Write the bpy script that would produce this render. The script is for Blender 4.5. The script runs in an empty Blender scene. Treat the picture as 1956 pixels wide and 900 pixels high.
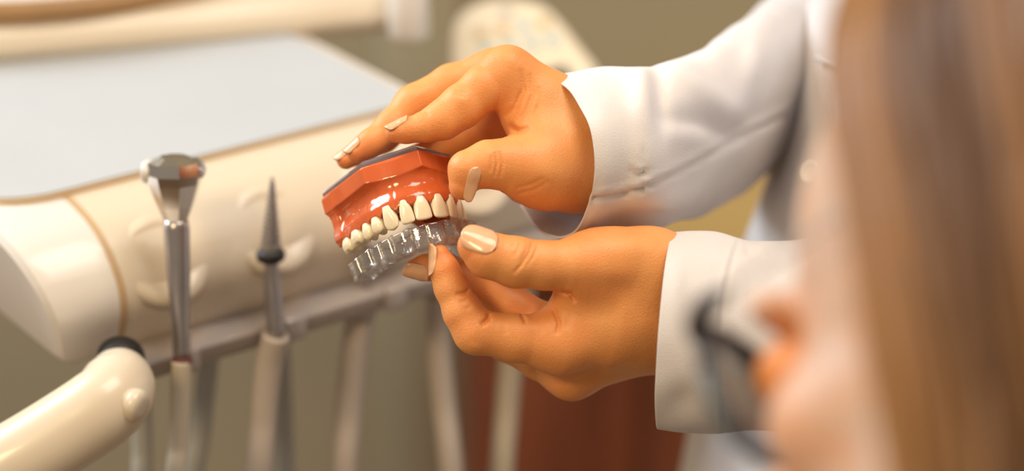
import bpy, bmesh, math, random
import numpy as np
from mathutils import Vector, Matrix

# ------------------------------------------------------------------ camera
TH = math.radians(24.0)
FPX = 1956 * 85 / 36
D0 = 1.155
CAM = np.array([0.0, 0.0, 1.45])
CR = np.array([1.0, 0.0, 0.0])
CU = np.array([0.0, math.sin(TH), math.cos(TH)])
CF = np.array([0.0, math.cos(TH), -math.sin(TH)])
SC = bpy.context.scene
COL = SC.collection
cd = bpy.data.cameras.new('camera')
cam = bpy.data.objects.new('camera', cd)
COL.objects.link(cam)
cam.location = CAM
cam.rotation_euler = (math.pi / 2 - TH, 0, 0)
cd.sensor_width = 36
cd.lens = 85
cd.clip_start = 0.05
cd.dof.use_dof = True
cd.dof.focus_distance = D0
cd.dof.aperture_fstop = 2.5
SC.camera = cam

# ------------------------------------------------------------------ light
W = bpy.data.worlds.new('world')
SC.world = W
W.use_nodes = True
bg = W.node_tree.nodes['Background']
bg.inputs[0].default_value = (1.0, 0.84, 0.66, 1)
bg.inputs[1].default_value = 0.30


def area_light(name, loc, target, size, size_y, power, color):
    ld = bpy.data.lights.new(name, 'AREA')
    ld.shape = 'RECTANGLE'
    ld.size = size
    ld.size_y = size_y
    ld.energy = power
    ld.color = color
    o = bpy.data.objects.new(name, ld)
    COL.objects.link(o)
    o.location = loc
    o.rotation_euler = (Vector(target) - Vector(loc)).to_track_quat('-Z', 'Y').to_euler()
    return o


area_light('window_daylight', (-1.7, 2.0, 2.1), (0.0, 1.2, 0.95), 1.3, 1.3, 60, (0.86, 0.93, 1.0))
area_light('ceiling_lamp', (0.35, 0.95, 2.7), (0.15, 1.1, 0.9), 0.9, 0.9, 23, (1.0, 0.90, 0.78))
area_light('treatment_lamp', (-0.75, 0.05, 1.95), (0.05, 1.1, 0.97), 0.35, 0.35, 10, (1.0, 0.72, 0.40))
SC.view_settings.view_transform = 'Standard'
SC.view_settings.look = 'None'
SC.view_settings.exposure = 0.15
SC.view_settings.gamma = 1.0
SC.view_settings.use_curve_mapping = False
SC.cycles.use_denoising = True
SC.cycles.max_bounces = 10
SC.cycles.transmission_bounces = 10


# ------------------------------------------------------------------ helpers
def P(px, py, d):
    """pixel of the photograph + depth in metres along the view axis -> world point"""
    return CAM + d * (CF + CR * ((px - 978) / FPX) + CU * ((450 - py) / FPX))


def H(px, py, cm=0.0):
    return P(px, py, D0 + cm / 100.0)


def PY(px, py, Y):
    d = Y / (math.cos(TH) + math.sin(TH) * (450 - py) / FPX)
    return P(px, py, d)


def V(x, y, z):
    """direction: x right, y up in the picture, z towards the viewer"""
    return CR * x + CU * y - CF * z


def proj(p):
    q = p - CAM
    d = q @ CF
    return 978 + FPX * (q @ CR) / d, 450 - FPX * (q @ CU) / d, d


def nrm(v):
    v = np.asarray(v, float)
    return v / np.linalg.norm(v)


WPOS = {}


def link(name, me, mat=None, parent=None, smooth=True):
    """one mesh given in world coordinates -> an object with its origin in its middle"""
    n = len(me.vertices)
    co = np.empty(n * 3, np.float32)
    me.vertices.foreach_get('co', co)
    co = co.reshape(-1, 3)
    c = (co.min(0) + co.max(0)) / 2
    me.vertices.foreach_set('co', (co - c).ravel())
    o = bpy.data.objects.new(name, me)
    me.name = name
    COL.objects.link(o)
    if mat is not None and not me.materials:
        me.materials.append(mat)
    base = np.zeros(3)
    if parent is not None:
        o.parent = parent
        base = WPOS[parent]
    o.location = [float(q) for q in c - base]
    WPOS[o] = c
    if smooth and len(me.polygons):
        me.polygons.foreach_set('use_smooth', np.ones(len(me.polygons), bool))
    return o


def tag(o, label, cat, group=None):
    o['label'] = label
    o['category'] = cat
    if group:
        o['group'] = group
    return o


def thing(name, label, cat, loc=(0, 0, 0), group=None):
    o = bpy.data.objects.new(name, None)
    o.empty_display_size = 0.02
    COL.objects.link(o)
    o.location = [float(c) for c in loc]
    WPOS[o] = np.asarray(loc, float)
    return tag(o, label, cat, group)


def mesh_from(verts, faces):
    me = bpy.data.meshes.new('m')
    me.from_pydata([tuple(map(float, v)) for v in verts], [], [tuple(map(int, f)) for f in faces])
    me.update()
    return me


def obj(name, verts, faces, mat, parent=None, smooth=True):
    return link(name, mesh_from(verts, faces), mat, parent, smooth)


def auto_smooth(o, ang=35):
    me = o.data
    me.polygons.foreach_set('use_smooth', np.ones(len(me.polygons), bool))
    bm = bmesh.new()
    bm.from_mesh(me)
    for e in bm.edges:
        if len(e.link_faces) == 2 and e.calc_face_angle(0) > math.radians(ang):
            e.smooth = False
    bm.to_mesh(me)
    bm.free()
    return o


def catmull(pts, n):
    pts = [np.asarray(p, float) for p in pts]
    ext = [2 * pts[0] - pts[1]] + pts + [2 * pts[-1] - pts[-2]]
    out = []
    segs = len(pts) - 1
    for i in range(n):
        t = i / (n - 1) * segs
        k = min(int(t), segs - 1)
        t -= k
        a, b, c, d = ext[k:k + 4]
        out.append(0.5 * ((2 * b) + (c - a) * t + (2 * a - 5 * b + 4 * c - d) * t * t + (3 * b - a - 3 * c + d) * t ** 3))
    return np.array(out)


def ring_faces(nr, nc, closed=True):
    f = []
    for i in range(nr - 1):
        for j in range(nc if closed else nc - 1):
            k = (j + 1) % nc
            f.append((i * nc + j, i * nc + k, (i + 1) * nc + k, (i + 1) * nc + j))
    return f


def tube(path, radii, seg=16, cap=True):
    path = np.asarray(path, float)
    n = len(path)
    radii = np.broadcast_to(np.asarray(radii, float), (n,))
    t = np.gradient(path, axis=0)
    t /= np.linalg.norm(t, axis=1)[:, None]
    ref = np.array([0.13, 0.31, 0.94])
    if abs(t[0] @ ref) > 0.9:
        ref = np.array([1.0, 0, 0])
    vs = []
    u = nrm(np.cross(t[0], ref))
    for i in range(n):
        u = nrm(u - t[i] * (u @ t[i]))
        w = np.cross(t[i], u)
        for j in range(seg):
            a = 2 * math.pi * j / seg
            vs.append(path[i] + radii[i] * (u * math.cos(a) + w * math.sin(a)))
    f = ring_faces(n, seg)
    if cap:
        f.append(tuple(range(seg))[::-1])
        f.append(tuple(range((n - 1) * seg, n * seg)))
    return vs, f


def lathe(base, axis, prof, seg=32, up=None):
    """profile of (radius, height) pairs turned about axis"""
    axis = nrm(axis)
    u = nrm(np.cross(axis, up if up is not None else (0.21, 0.95, 0.17)))
    w = np.cross(axis, u)
    vs = []
    for r, h in prof:
        for j in range(seg):
            a = 2 * math.pi * j / seg
            vs.append(base + axis * h + r * (u * math.cos(a) + w * math.sin(a)))
    f = ring_faces(len(prof), seg)
    f.append(tuple(range(seg))[::-1])
    f.append(tuple(range((len(prof) - 1) * seg, len(prof) * seg)))
    return vs, f


def fix_normals(o):
    bm = bmesh.new()
    bm.from_mesh(o.data)
    bmesh.ops.recalc_face_normals(bm, faces=bm.faces)
    bm.to_mesh(o.data)
    bm.free()
    return o


def box(name, o, ex, ey, ez, bev, mat, parent=None, seg=3):
    """box spanned from corner o by the three edge vectors, with rounded edges"""
    o, ex, ey, ez = [np.asarray(q, float) for q in (o, ex, ey, ez)]
    vs = [o + ex * i + ey * j + ez * k for i in (0, 1) for j in (0, 1) for k in (0, 1)]
    fs = [(0, 1, 3, 2), (4, 6, 7, 5), (0, 4, 5, 1), (2, 3, 7, 6), (0, 2, 6, 4), (1, 5, 7, 3)]
    ob = obj(name, vs, fs, mat, parent, False)
    bm = bmesh.new()
    bm.from_mesh(ob.data)
    bmesh.ops.recalc_face_normals(bm, faces=bm.faces)
    if bev:
        bmesh.ops.bevel(bm, geom=list(bm.edges), offset=bev, segments=seg, profile=0.5, affect='EDGES')
    bm.to_mesh(ob.data)
    bm.free()
    return auto_smooth(ob, 40)


# ------------------------------------------------------------------ materials
def srgb(r, g, b):
    def c(v):
        v /= 255
        return v / 12.92 if v <= 0.04045 else ((v + 0.055) / 1.055) ** 2.4
    return (c(r), c(g), c(b), 1)


def material(name, color, rough=0.5, metal=0.0, var=0.0, vscale=8.0, bump=0.0, bscale=200.0, spec=0.5,
             coat=0.0, sss=0.0, sssr=(1, .3, .15), sscale=0.004, stretch=None, trans=0.0, ior=1.45, color2=None):
    m = bpy.data.materials.new(name)
    m.use_nodes = True
    nt = m.node_tree
    b = nt.nodes['Principled BSDF']
    b.inputs['Base Color'].default_value = color
    b.inputs['Roughness'].default_value = rough
    b.inputs['Metallic'].default_value = metal
    b.inputs['Specular IOR Level'].default_value = spec
    b.inputs['Coat Weight'].default_value = coat
    b.inputs['Coat Roughness'].default_value = 0.05
    b.inputs['IOR'].default_value = ior
    b.inputs['Transmission Weight'].default_value = trans
    if sss:
        b.inputs['Subsurface Weight'].default_value = sss
        b.inputs['Subsurface Radius'].default_value = sssr
        b.inputs['Subsurface Scale'].default_value = sscale
    tc = nt.nodes.new('ShaderNodeTexCoord')
    mp = nt.nodes.new('ShaderNodeMapping')
    nt.links.new(tc.outputs['Object'], mp.inputs[0])
    if stretch:
        mp.inputs['Scale'].default_value = stretch
    if var:
        n = nt.nodes.new('ShaderNodeTexNoise')
        n.inputs['Scale'].default_value = vscale
        n.inputs['Detail'].default_value = 5
        nt.links.new(mp.outputs[0], n.inputs['Vector'])
        mx = nt.nodes.new('ShaderNodeMix')
        mx.data_type = 'RGBA'
        c2 = color2 or tuple(c * (1 - var) for c in color[:3]) + (1,)
        c1 = color if color2 else tuple(min(1, c * (1 + var)) for c in color[:3]) + (1,)
        mx.inputs[6].default_value = c1
        mx.inputs[7].default_value = c2
        cr = nt.nodes.new('ShaderNodeMapRange')
        cr.inputs[1].default_value = 0.3
        cr.inputs[2].default_value = 0.7
        nt.links.new(n.outputs[0], cr.inputs[0])
        nt.links.new(cr.outputs[0], mx.inputs[0])
        nt.links.new(mx.outputs[2], b.inputs['Base Color'])
    if bump:
        n = nt.nodes.new('ShaderNodeTexNoise')
        n.inputs['Scale'].default_value = bscale
        n.inputs['Detail'].default_value = 4
        nt.links.new(mp.outputs[0], n.inputs['Vector'])
        bp = nt.nodes.new('ShaderNodeBump')
        bp.inputs['Strength'].default_value = bump
        bp.inputs['Distance'].default_value = 0.001
        nt.links.new(n.outputs[0], bp.inputs['Height'])
        nt.links.new(bp.outputs[0], b.inputs['Normal'])
    return m


def skin_material(name, base, red, rough=0.45):
    m = material(name, base, rough, sss=0.12, sssr=(1, .35, .15), sscale=0.006, bump=0.22, bscale=1000)
    nt = m.node_tree
    b = nt.nodes['Principled BSDF']
    at = nt.nodes.new('ShaderNodeAttribute')
    at.attribute_name = 'flush_warm_light'
    n = nt.nodes.new('ShaderNodeTexNoise')
    n.inputs['Scale'].default_value = 70
    n.inputs['Detail'].default_value = 6
    tc = nt.nodes.new('ShaderNodeTexCoord')
    nt.links.new(tc.outputs['Object'], n.inputs['Vector'])
    ma = nt.nodes.new('ShaderNodeMath')
    ma.operation = 'MULTIPLY_ADD'
    ma.inputs[1].default_value = 0.9
    nt.links.new(n.outputs[0], ma.inputs[0])
    nt.links.new(at.outputs['Fac'], ma.inputs[2])
    su = nt.nodes.new('ShaderNodeMath')
    su.operation = 'SUBTRACT'
    su.use_clamp = True
    su.inputs[1].default_value = 0.35
    nt.links.new(ma.outputs[0], su.inputs[0])
    mx = nt.nodes.new('ShaderNodeMix')
    mx.data_type = 'RGBA'
    mx.inputs[6].default_value = base
    mx.inputs[7].default_value = red
    nt.links.new(su.outputs[0], mx.inputs[0])
    nt.links.new(mx.outputs[2], b.inputs['Base Color'])
    vo = nt.nodes.new('ShaderNodeTexVoronoi')
    vo.feature = 'DISTANCE_TO_EDGE'
    vo.inputs['Scale'].default_value = 800
    nt.links.new(tc.outputs['Object'], vo.inputs['Vector'])
    b2 = nt.nodes.new('ShaderNodeBump')
    b2.inputs['Strength'].default_value = 0.22
    b2.inputs['Distance'].default_value = 0.0006
    nt.links.new(vo.outputs['Distance'], b2.inputs['Height'])
    old = b.inputs['Normal'].links[0].from_socket
    nt.links.new(old, b2.inputs['Normal'])
    nt.links.new(b2.outputs[0], b.inputs['Normal'])
    return m


def hair_material(name, dark, light, pale):
    m = material(name, dark, 0.38, spec=0.4)
    nt = m.node_tree
    b = nt.nodes['Principled BSDF']
    at = nt.nodes.new('ShaderNodeAttribute')
    at.attribute_name = 'tone'
    cr = nt.nodes.new('ShaderNodeValToRGB')
    cr.color_ramp.elements[0].color = dark
    cr.color_ramp.elements[1].color = pale
    e = cr.color_ramp.elements.new(0.5)
    e.color = light
    nt.links.new(at.outputs['Fac'], cr.inputs[0])
    nt.links.new(cr.outputs[0], b.inputs['Base Color'])
    return m


M = dict(
    skin=skin_material('dentist_skin', (0.83, 0.375, 0.122, 1), (0.78, 0.235, 0.07, 1)),
    face=skin_material('patient_skin', (0.58, 0.43, 0.345, 1), (0.78, 0.30, 0.09, 1)),
    nail=material('fingernail', (0.74, 0.43, 0.24, 1), 0.22, coat=0.3, var=0.06, vscale=200),
    coat=material('lab_coat_cotton', (0.73, 0.70, 0.70, 1), 0.85, var=0.02, vscale=40, bump=0.25, bscale=1400, spec=0.15),
    stitch=material('stitching', (0.55, 0.48, 0.43, 1), 0.9, var=0.05, vscale=300),
    shirt=material('dark_shirt', (0.02, 0.02, 0.025, 1), 0.9, var=0.2, vscale=60),
    gum=material('pink_gum_acrylic', (0.60, 0.115, 0.03, 1), 0.14, coat=0.5, var=0.10, vscale=45, sss=0.12, sssr=(1, .25, .1), sscale=0.004),
    tooth=material('tooth_enamel', (0.90, 0.78, 0.55, 1), 0.18, coat=0.3, var=0.04, vscale=120, sss=0.2, sssr=(1, .8, .5), sscale=0.002),
    plate=material('smoked_clear_plate', (0.55, 0.50, 0.56, 1), 0.03, trans=0.8, ior=1.49, var=0.02),
    aligner=material('clear_aligner_plastic', (0.96, 0.96, 0.97, 1), 0.03, trans=1.0, ior=1.42, var=0.005),
    cream=material('cream_enamel', (0.70, 0.61, 0.475, 1), 0.32, var=0.015, vscale=6, coat=0.2),
    white=material('white_enamel', (0.74, 0.70, 0.655, 1), 0.3, var=0.01, vscale=6, coat=0.2),
    mat=material('grey_tray_mat', (0.475, 0.505, 0.535, 1), 0.42, var=0.02, vscale=10, bump=0.1, bscale=500),
    groove=material('tan_seal', (0.52, 0.36, 0.20, 1), 0.5, var=0.06, vscale=30),
    brown=material('recess_shade_brown', (0.34, 0.19, 0.075, 1), 0.35, var=0.08, vscale=30),  # brown carries the shade on the tray's recess wall
    rail=material('grey_rail', (0.42, 0.38, 0.36, 1), 0.35, metal=0.25, var=0.04, vscale=40),
    chrome=material('chrome', (0.62, 0.60, 0.60, 1), 0.12, metal=1.0, var=0.03, vscale=40),
    steel=material('brushed_steel', (0.45, 0.42, 0.42, 1), 0.3, metal=0.9, var=0.05, vscale=60),
    rubber=material('black_rubber', (0.015, 0.014, 0.014, 1), 0.5, var=0.1, vscale=50),
    hose=material('grey_hose', (0.50, 0.44, 0.385, 1), 0.45, var=0.03, vscale=30),
    hoseb=material('blue_grey_hose', (0.42, 0.43, 0.41, 1), 0.45, var=0.03, vscale=30),
    hosec=material('cream_hose', (0.54, 0.47, 0.37, 1), 0.45, var=0.03, vscale=30),
    dred=material('dark_red_ring', (0.12, 0.03, 0.03, 1), 0.4, var=0.05),
    wall=material('olive_wall_paint', (0.385, 0.34, 0.23, 1), 0.9, var=0.04, vscale=2.5, bump=0.1, bscale=150),
    trim=material('sage_trim', (0.45, 0.415, 0.29, 1), 0.8, var=0.03, vscale=5),
    wood=material('cherry_wood', (0.27, 0.075, 0.032, 1), 0.4, var=0.25, vscale=6, stretch=(6, 6, 0.6), coat=0.15),
    oak=material('honey_oak', (0.50, 0.33, 0.12, 1), 0.45, var=0.12, vscale=8, stretch=(0.6, 6, 6)),
    floor=material('vinyl_floor', (0.20, 0.12, 0.06, 1), 0.5, var=0.12, vscale=4),
    blue=material('blue_button', (0.35, 0.50, 0.56, 1), 0.5, var=0.05),
    amber=material('amber_button', (0.58, 0.40, 0.20, 1), 0.5, var=0.05),
    pad=material('keypad_overlay', (0.80, 0.70, 0.52, 1), 0.4, var=0.02),
    frame=material('dark_glasses_frame', (0.03, 0.028, 0.035, 1), 0.3, var=0.1),
    teal=material('blue_grey_rim', (0.10, 0.15, 0.19, 1), 0.3, var=0.1),
    lens=material('spectacle_lens', (0.95, 0.97, 1.0, 1), 0.02, trans=1.0, ior=1.08, var=0.003),
    hair=hair_material('brown_hair', (0.060, 0.023, 0.007, 1), (0.29, 0.135, 0.038, 1), (0.66, 0.48, 0.36, 1)),
    dhair=hair_material('dark_hair', (0.02, 0.013, 0.01, 1), (0.06, 0.04, 0.025, 1), (0.1, 0.07, 0.05, 1)),
    eye=material('eye_white', (0.75, 0.72, 0.68, 1), 0.2, var=0.03),
    chair=material('chair_upholstery', (0.20, 0.17, 0.13, 1), 0.6, var=0.05),
)


def thin_clear(name, fres=0.05, haze=0.05, tint=(0.97, 0.97, 0.98, 1)):
    """thin clear plastic: see-through with glossy skin"""
    m = bpy.data.materials.new(name)
    m.use_nodes = True
    nt = m.node_tree
    nt.nodes.remove(nt.nodes['Principled BSDF'])
    out = nt.nodes['Material Output']
    tr = nt.nodes.new('ShaderNodeBsdfTransparent')
    tr.inputs[0].default_value = tint
    gl = nt.nodes.new('ShaderNodeBsdfGlossy')
    gl.inputs['Roughness'].default_value = 0.06
    di = nt.nodes.new('ShaderNodeBsdfTranslucent')
    di.inputs[0].default_value = (0.9, 0.88, 0.85, 1)
    n = nt.nodes.new('ShaderNodeTexNoise')
    n.inputs['Scale'].default_value = 350
    bp = nt.nodes.new('ShaderNodeBump')
    bp.inputs['Strength'].default_value = 0.35
    bp.inputs['Distance'].default_value = 0.001
    tc = nt.nodes.new('ShaderNodeTexCoord')
    nt.links.new(tc.outputs['Object'], n.inputs['Vector'])
    nt.links.new(n.outputs[0], bp.inputs['Height'])
    nt.links.new(bp.outputs[0], gl.inputs['Normal'])
    fr = nt.nodes.new('ShaderNodeLayerWeight')
    nt.links.new(bp.outputs[0], fr.inputs['Normal'])
    pw = nt.nodes.new('ShaderNodeMath')
    pw.operation = 'POWER'
    pw.inputs[1].default_value = 2.0
    nt.links.new(fr.outputs['Facing'], pw.inputs[0])
    mu = nt.nodes.new('ShaderNodeMath')
    mu.operation = 'MULTIPLY_ADD'
    mu.inputs[1].default_value = 0.8
    mu.inputs[2].default_value = fres
    nt.links.new(pw.outputs[0], mu.inputs[0])
    m1 = nt.nodes.new('ShaderNodeMixShader')
    m1.inputs[0].default_value = haze
    nt.links.new(tr.outputs[0], m1.inputs[1])
    nt.links.new(di.outputs[0], m1.inputs[2])
    m2 = nt.nodes.new('ShaderNodeMixShader')
    nt.links.new(mu.outputs[0], m2.inputs[0])
    nt.links.new(m1.outputs[0], m2.inputs[1])
    nt.links.new(gl.outputs[0], m2.inputs[2])
    nt.links.new(m2.outputs[0], out.inputs[0])
    return m


M['aligner'] = thin_clear('clear_aligner_plastic', 0.13, 0.05)
M['lens'] = thin_clear('spectacle_lens', 0.04, 0.0, (0.90, 0.94, 0.97, 1))

# ------------------------------------------------------------------ implicit surfaces (for flesh, gums, teeth, hair)
def smin(a, b, k):
    h = np.clip(0.5 + 0.5 * (b - a) / k, 0, 1)
    return b * (1 - h) + a * h - k * h * (1 - h)


def cone(p, a, b, ra, rb):
    a = np.asarray(a, np.float32)
    ba = np.asarray(b, np.float32) - a
    pa = p - a
    t = np.clip(pa @ ba / max(float(ba @ ba), 1e-12), 0, 1)
    return np.linalg.norm(pa - t[:, None] * ba, axis=1) - (ra + (rb - ra) * t)


def ball(p, c, r):
    return np.linalg.norm(p - np.asarray(c, np.float32), axis=1) - r


def ell(p, c, r, rot=None):
    q = p - np.asarray(c, np.float32)
    if rot is not None:
        q = q @ np.asarray(rot, np.float32).T
    r = np.asarray(r, np.float32)
    k0 = np.linalg.norm(q / r, axis=1)
    k1 = np.linalg.norm(q / (r * r), axis=1) + 1e-9
    return k0 * (k0 - 1) / k1


def chain(p, pts, k=0.003):
    d = None
    for (a, ra), (b, rb) in zip(pts[:-1], pts[1:]):
        c = cone(p, a, b, ra, rb)
        d = c if d is None else smin(d, c, k)
    return d


def extract(f, lo, hi, h):
    """sample f on a grid (only near its zero set) and return a quad surface"""
    B = 8
    lo = np.asarray(lo, float)
    n = np.ceil((np.asarray(hi, float) - lo) / (h * B)).astype(int)
    cx = [lo[i] + (np.arange(n[i]) + 0.5) * h * B - 0.5 * h for i in range(3)]
    g = np.stack(np.meshgrid(*cx, indexing='ij'), -1).reshape(-1, 3).astype(np.float32)
    c = f(g).reshape(n)
    Fv = np.repeat(np.repeat(np.repeat(c, B, 0), B, 1), B, 2).astype(np.float32)
    act = np.argwhere(np.abs(c) < h * B * 1.35 + 0.0015)
    o = np.arange(B)
    off = np.stack(np.meshgrid(o, o, o, indexing='ij'), -1).reshape(-1, 3)
    for s in range(0, len(act), 1500):
        idx = act[s:s + 1500, None, :] * B + off[None]
        pts = (lo + idx.reshape(-1, 3) * h).astype(np.float32)
        v = f(pts)
        i = idx.reshape(-1, 3)
        Fv[i[:, 0], i[:, 1], i[:, 2]] = v
    S = Fv < 0
    nx, ny, nz = S.shape
    cnt = np.zeros((nx - 1, ny - 1, nz - 1), np.int8)
    for a in (0, 1):
        for b in (0, 1):
            for e in (0, 1):
                cnt += S[a:nx - 1 + a, b:ny - 1 + b, e:nz - 1 + e]
    cells = np.argwhere((cnt > 0) & (cnt < 8))
    vid = -np.ones(cnt.shape, np.int32)
    vid[tuple(cells.T)] = np.arange(len(cells))
    acc = np.zeros((len(cells), 3))
    num = np.zeros(len(cells))
    for ax in range(3):
        o1, o2 = [k for k in range(3) if k != ax]
        for a in (0, 1):
            for b in (0, 1):
                q0 = cells.copy()
                q0[:, o1] += a
                q0[:, o2] += b
                q1 = q0.copy()
                q1[:, ax] += 1
                f0 = Fv[tuple(q0.T)]
                f1 = Fv[tuple(q1.T)]
                m = (f0 < 0) != (f1 < 0)
                t = np.where(m, f0 / np.where(m, f0 - f1, 1), 0)
                pos = q0.astype(float)
                pos[:, ax] += t
                acc[m] += pos[m]
                num[m] += 1
    verts = lo + acc / num[:, None] * h
    faces = []
    for ax in range(3):
        o1, o2 = [(1, 2), (2, 0), (0, 1)][ax]
        sl0 = [slice(1, -1)] * 3
        sl1 = [slice(1, -1)] * 3
        sl0[ax] = slice(0, -1)
        sl1[ax] = slice(1, None)
        s0, s1 = S[tuple(sl0)], S[tuple(sl1)]
        e = np.argwhere(s0 != s1)
        base = e + 1
        base[:, ax] -= 1
        inside = s0[tuple(e.T)]
        quad = []
        for d1, d2 in ((-1, -1), (0, -1), (0, 0), (-1, 0)):
            q = base.copy()
            q[:, o1] += d1
            q[:, o2] += d2
            quad.append(vid[tuple(q.T)])
        quad = np.stack(quad, 1)
        quad[~inside] = quad[~inside][:, ::-1]
        faces.append(quad)
    faces = np.concatenate(faces)
    faces = faces[(faces >= 0).all(1)]
    return verts, faces


def relax(verts, faces, it=2, lam=0.5):
    v = verts.copy()
    e = np.concatenate([faces[:, [0, 1]], faces[:, [1, 2]], faces[:, [2, 3]], faces[:, [3, 0]]])
    e = np.concatenate([e, e[:, ::-1]])
    for k in range(it):
        s = np.zeros_like(v)
        n = np.bincount(e[:, 0], minlength=len(v)).astype(float)
        for c in range(3):
            s[:, c] = np.bincount(e[:, 0], weights=v[e[:, 1], c], minlength=len(v))
        m = s / np.maximum(n, 1)[:, None]
        v += (lam if k % 2 == 0 else -lam * 1.04) * (m - v)
    return v


def quick_mesh(verts, faces):
    me = bpy.data.meshes.new('m')
    nf = len(faces)
    me.vertices.add(len(verts))
    me.vertices.foreach_set('co', np.asarray(verts, np.float32).ravel())
    me.loops.add(nf * 4)
    me.loops.foreach_set('vertex_index', np.asarray(faces, np.int32).ravel())
    me.polygons.add(nf)
    me.polygons.foreach_set('loop_start', np.arange(0, nf * 4, 4, dtype=np.int32))
    me.update(calc_edges=True)
    me.validate()
    return me


def set_attr(me, name, vals):
    a = me.attributes.new(name, 'FLOAT', 'POINT')
    a.data.foreach_set('value', np.asarray(vals, np.float32))


def dist_poly(x, y, poly, taper=False):
    d = None
    if taper:                      # widen the distance towards both ends so that a line fades out
        px_ = np.array(poly, float)
        sl = np.concatenate([[0], np.cumsum(np.hypot(*np.diff(px_, axis=0).T))])
        best, along = None, None
        for k, ((ax, ay), (bx, by)) in enumerate(zip(poly[:-1], poly[1:])):
            vx, vy = bx - ax, by - ay
            t = np.clip(((x - ax) * vx + (y - ay) * vy) / (vx * vx + vy * vy + 1e-9), 0, 1)
            q = np.hypot(x - ax - t * vx, y - ay - t * vy)
            u = (sl[k] + t * (sl[k + 1] - sl[k])) / sl[-1]
            if best is None:
                best, along = q, u
            else:
                m = q < best
                best, along = np.where(m, q, best), np.where(m, u, along)
        return best, np.sqrt(np.clip(np.sin(np.pi * along), 0, 1))
    for (ax, ay), (bx, by) in zip(poly[:-1], poly[1:]):
        vx, vy = bx - ax, by - ay
        t = np.clip(((x - ax) * vx + (y - ay) * vy) / (vx * vx + vy * vy + 1e-9), 0, 1)
        q = np.hypot(x - ax - t * vx, y - ay - t * vy)
        d = q if d is None else np.minimum(d, q)
    return d


def vnoise(p, scale, seed=0):
    """smooth value noise"""
    rs = np.random.RandomState(seed)
    T = rs.rand(32, 32, 32).astype(np.float32)
    q = p * scale
    i = np.floor(q).astype(int)
    t = (q - i)
    t = t * t * (3 - 2 * t)
    out = 0
    for a in (0, 1):
        for b in (0, 1):
            for c in (0, 1):
                w = np.where(a, t[:, 0], 1 - t[:, 0]) * np.where(b, t[:, 1], 1 - t[:, 1]) * np.where(c, t[:, 2], 1 - t[:, 2])
                out = out + w * T[(i[:, 0] + a) % 32, (i[:, 1] + b) % 32, (i[:, 2] + c) % 32]
    return out - 0.5


# ------------------------------------------------------------------ the room
def structure(o):
    o['kind'] = 'structure'
    return o


WY = 2.30
fl = structure(obj('floor', [(-3, -0.8, 0), (3, -0.8, 0), (3, WY + 0.05, 0), (-3, WY + 0.05, 0)], [(0, 1, 2, 3)], M['floor'], smooth=False))
wb = structure(box('wall_back', (-3, WY, 0), (6, 0, 0), (0, 0.1, 0), (0, 0, 2.7), 0, M['wall']))
structure(box('trim_1', PY(742, 900, WY) * (1, 0, 0) + (0, WY - 0.012, 0), (0.085, 0, 0), (0, 0.012, 0), (0, 0, 2.6), 0.003, M['trim']))
structure(box('baseboard_back', (-3, WY - 0.014, 0), (6, 0, 0), (0, 0.014, 0), (0, 0, 0.10), 0.003, M['wood']))

# cherry cabinet with an oak worktop
CY = 2.02
xl = PY(893, 800, CY)[0]
ztop = PY(1360, 470, CY)[2]
cab = thing('base_cabinet', 'dark cherry wood cabinet with honey oak top behind the hands', 'cabinet', (xl + 0.35, CY + 0.12, 0))
box('body', (xl, CY + 0.018, 0.0), (0.72, 0, 0), (0, WY - CY - 0.035, 0), (0, 0, ztop - 0.026), 0.003, M['wood'], cab)
xg = PY(1228, 800, CY)[0]
for x0, x1, hx in ((xl + 0.002, xg - 0.006, xg - 0.04), (xg + 0.006, xl + 0.718, xg + 0.04)):
    d = box('door', (x0, CY, 0.08), (x1 - x0, 0, 0), (0, 0.018, 0), (0, 0, ztop - 0.12), 0.003, M['wood'], cab)
    pts = [(hx, CY, ztop - 0.05), (hx, CY - 0.022, ztop - 0.055), (hx, CY - 0.022, ztop - 0.115), (hx, CY, ztop - 0.12)]
    obj('handle', *tube(catmull(pts, 16), 0.004, 10), M['steel'], d)
box('worktop', (xl - 0.012, CY - 0.02, ztop - 0.026), (0.745, 0, 0), (0, WY - CY + 0.005, 0), (0, 0, 0.026), 0.004, M['oak'], cab)


# ------------------------------------------------------------------ dental delivery unit
UU = np.array([.809, .588, 0])
UV = np.array([-.588, .809, 0])
UZ = np.array([0, 0, 1.0])
UO = P(250, 690, 1.27)


def L(u, v, z):
    return UO + UU * u + UV * v + UZ * z


def rounded(poly, r, n=6):
    out = []
    m = len(poly)
    for i in range(m):
        p = np.array(poly[i], float)
        a = np.array(poly[i - 1], float)
        b = np.array(poly[(i + 1) % m], float)
        rr = r[i] if hasattr(r, '__len__') else r
        da, db = nrm(a - p), nrm(b - p)
        rr = min(rr, np.linalg.norm(a - p) * .49, np.linalg.norm(b - p) * .49)
        for k in range(n + 1):
            t = k / n
            out.append((1 - t) ** 2 * (p + da * rr) + 2 * t * (1 - t) * p + t * t * (p + db * rr))
    return out


def extrude(name, rings, mat, parent, ang=35):
    n = len(rings[0])
    vs = [q for r in rings for q in r]
    fs = ring_faces(len(rings), n)
    fs.append(tuple(range(n))[::-1])
    fs.append(tuple(range((len(rings) - 1) * n, len(rings) * n)))
    o = obj(name, vs, fs, mat, parent)
    fix_normals(o)
    return auto_smooth(o, ang)


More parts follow.
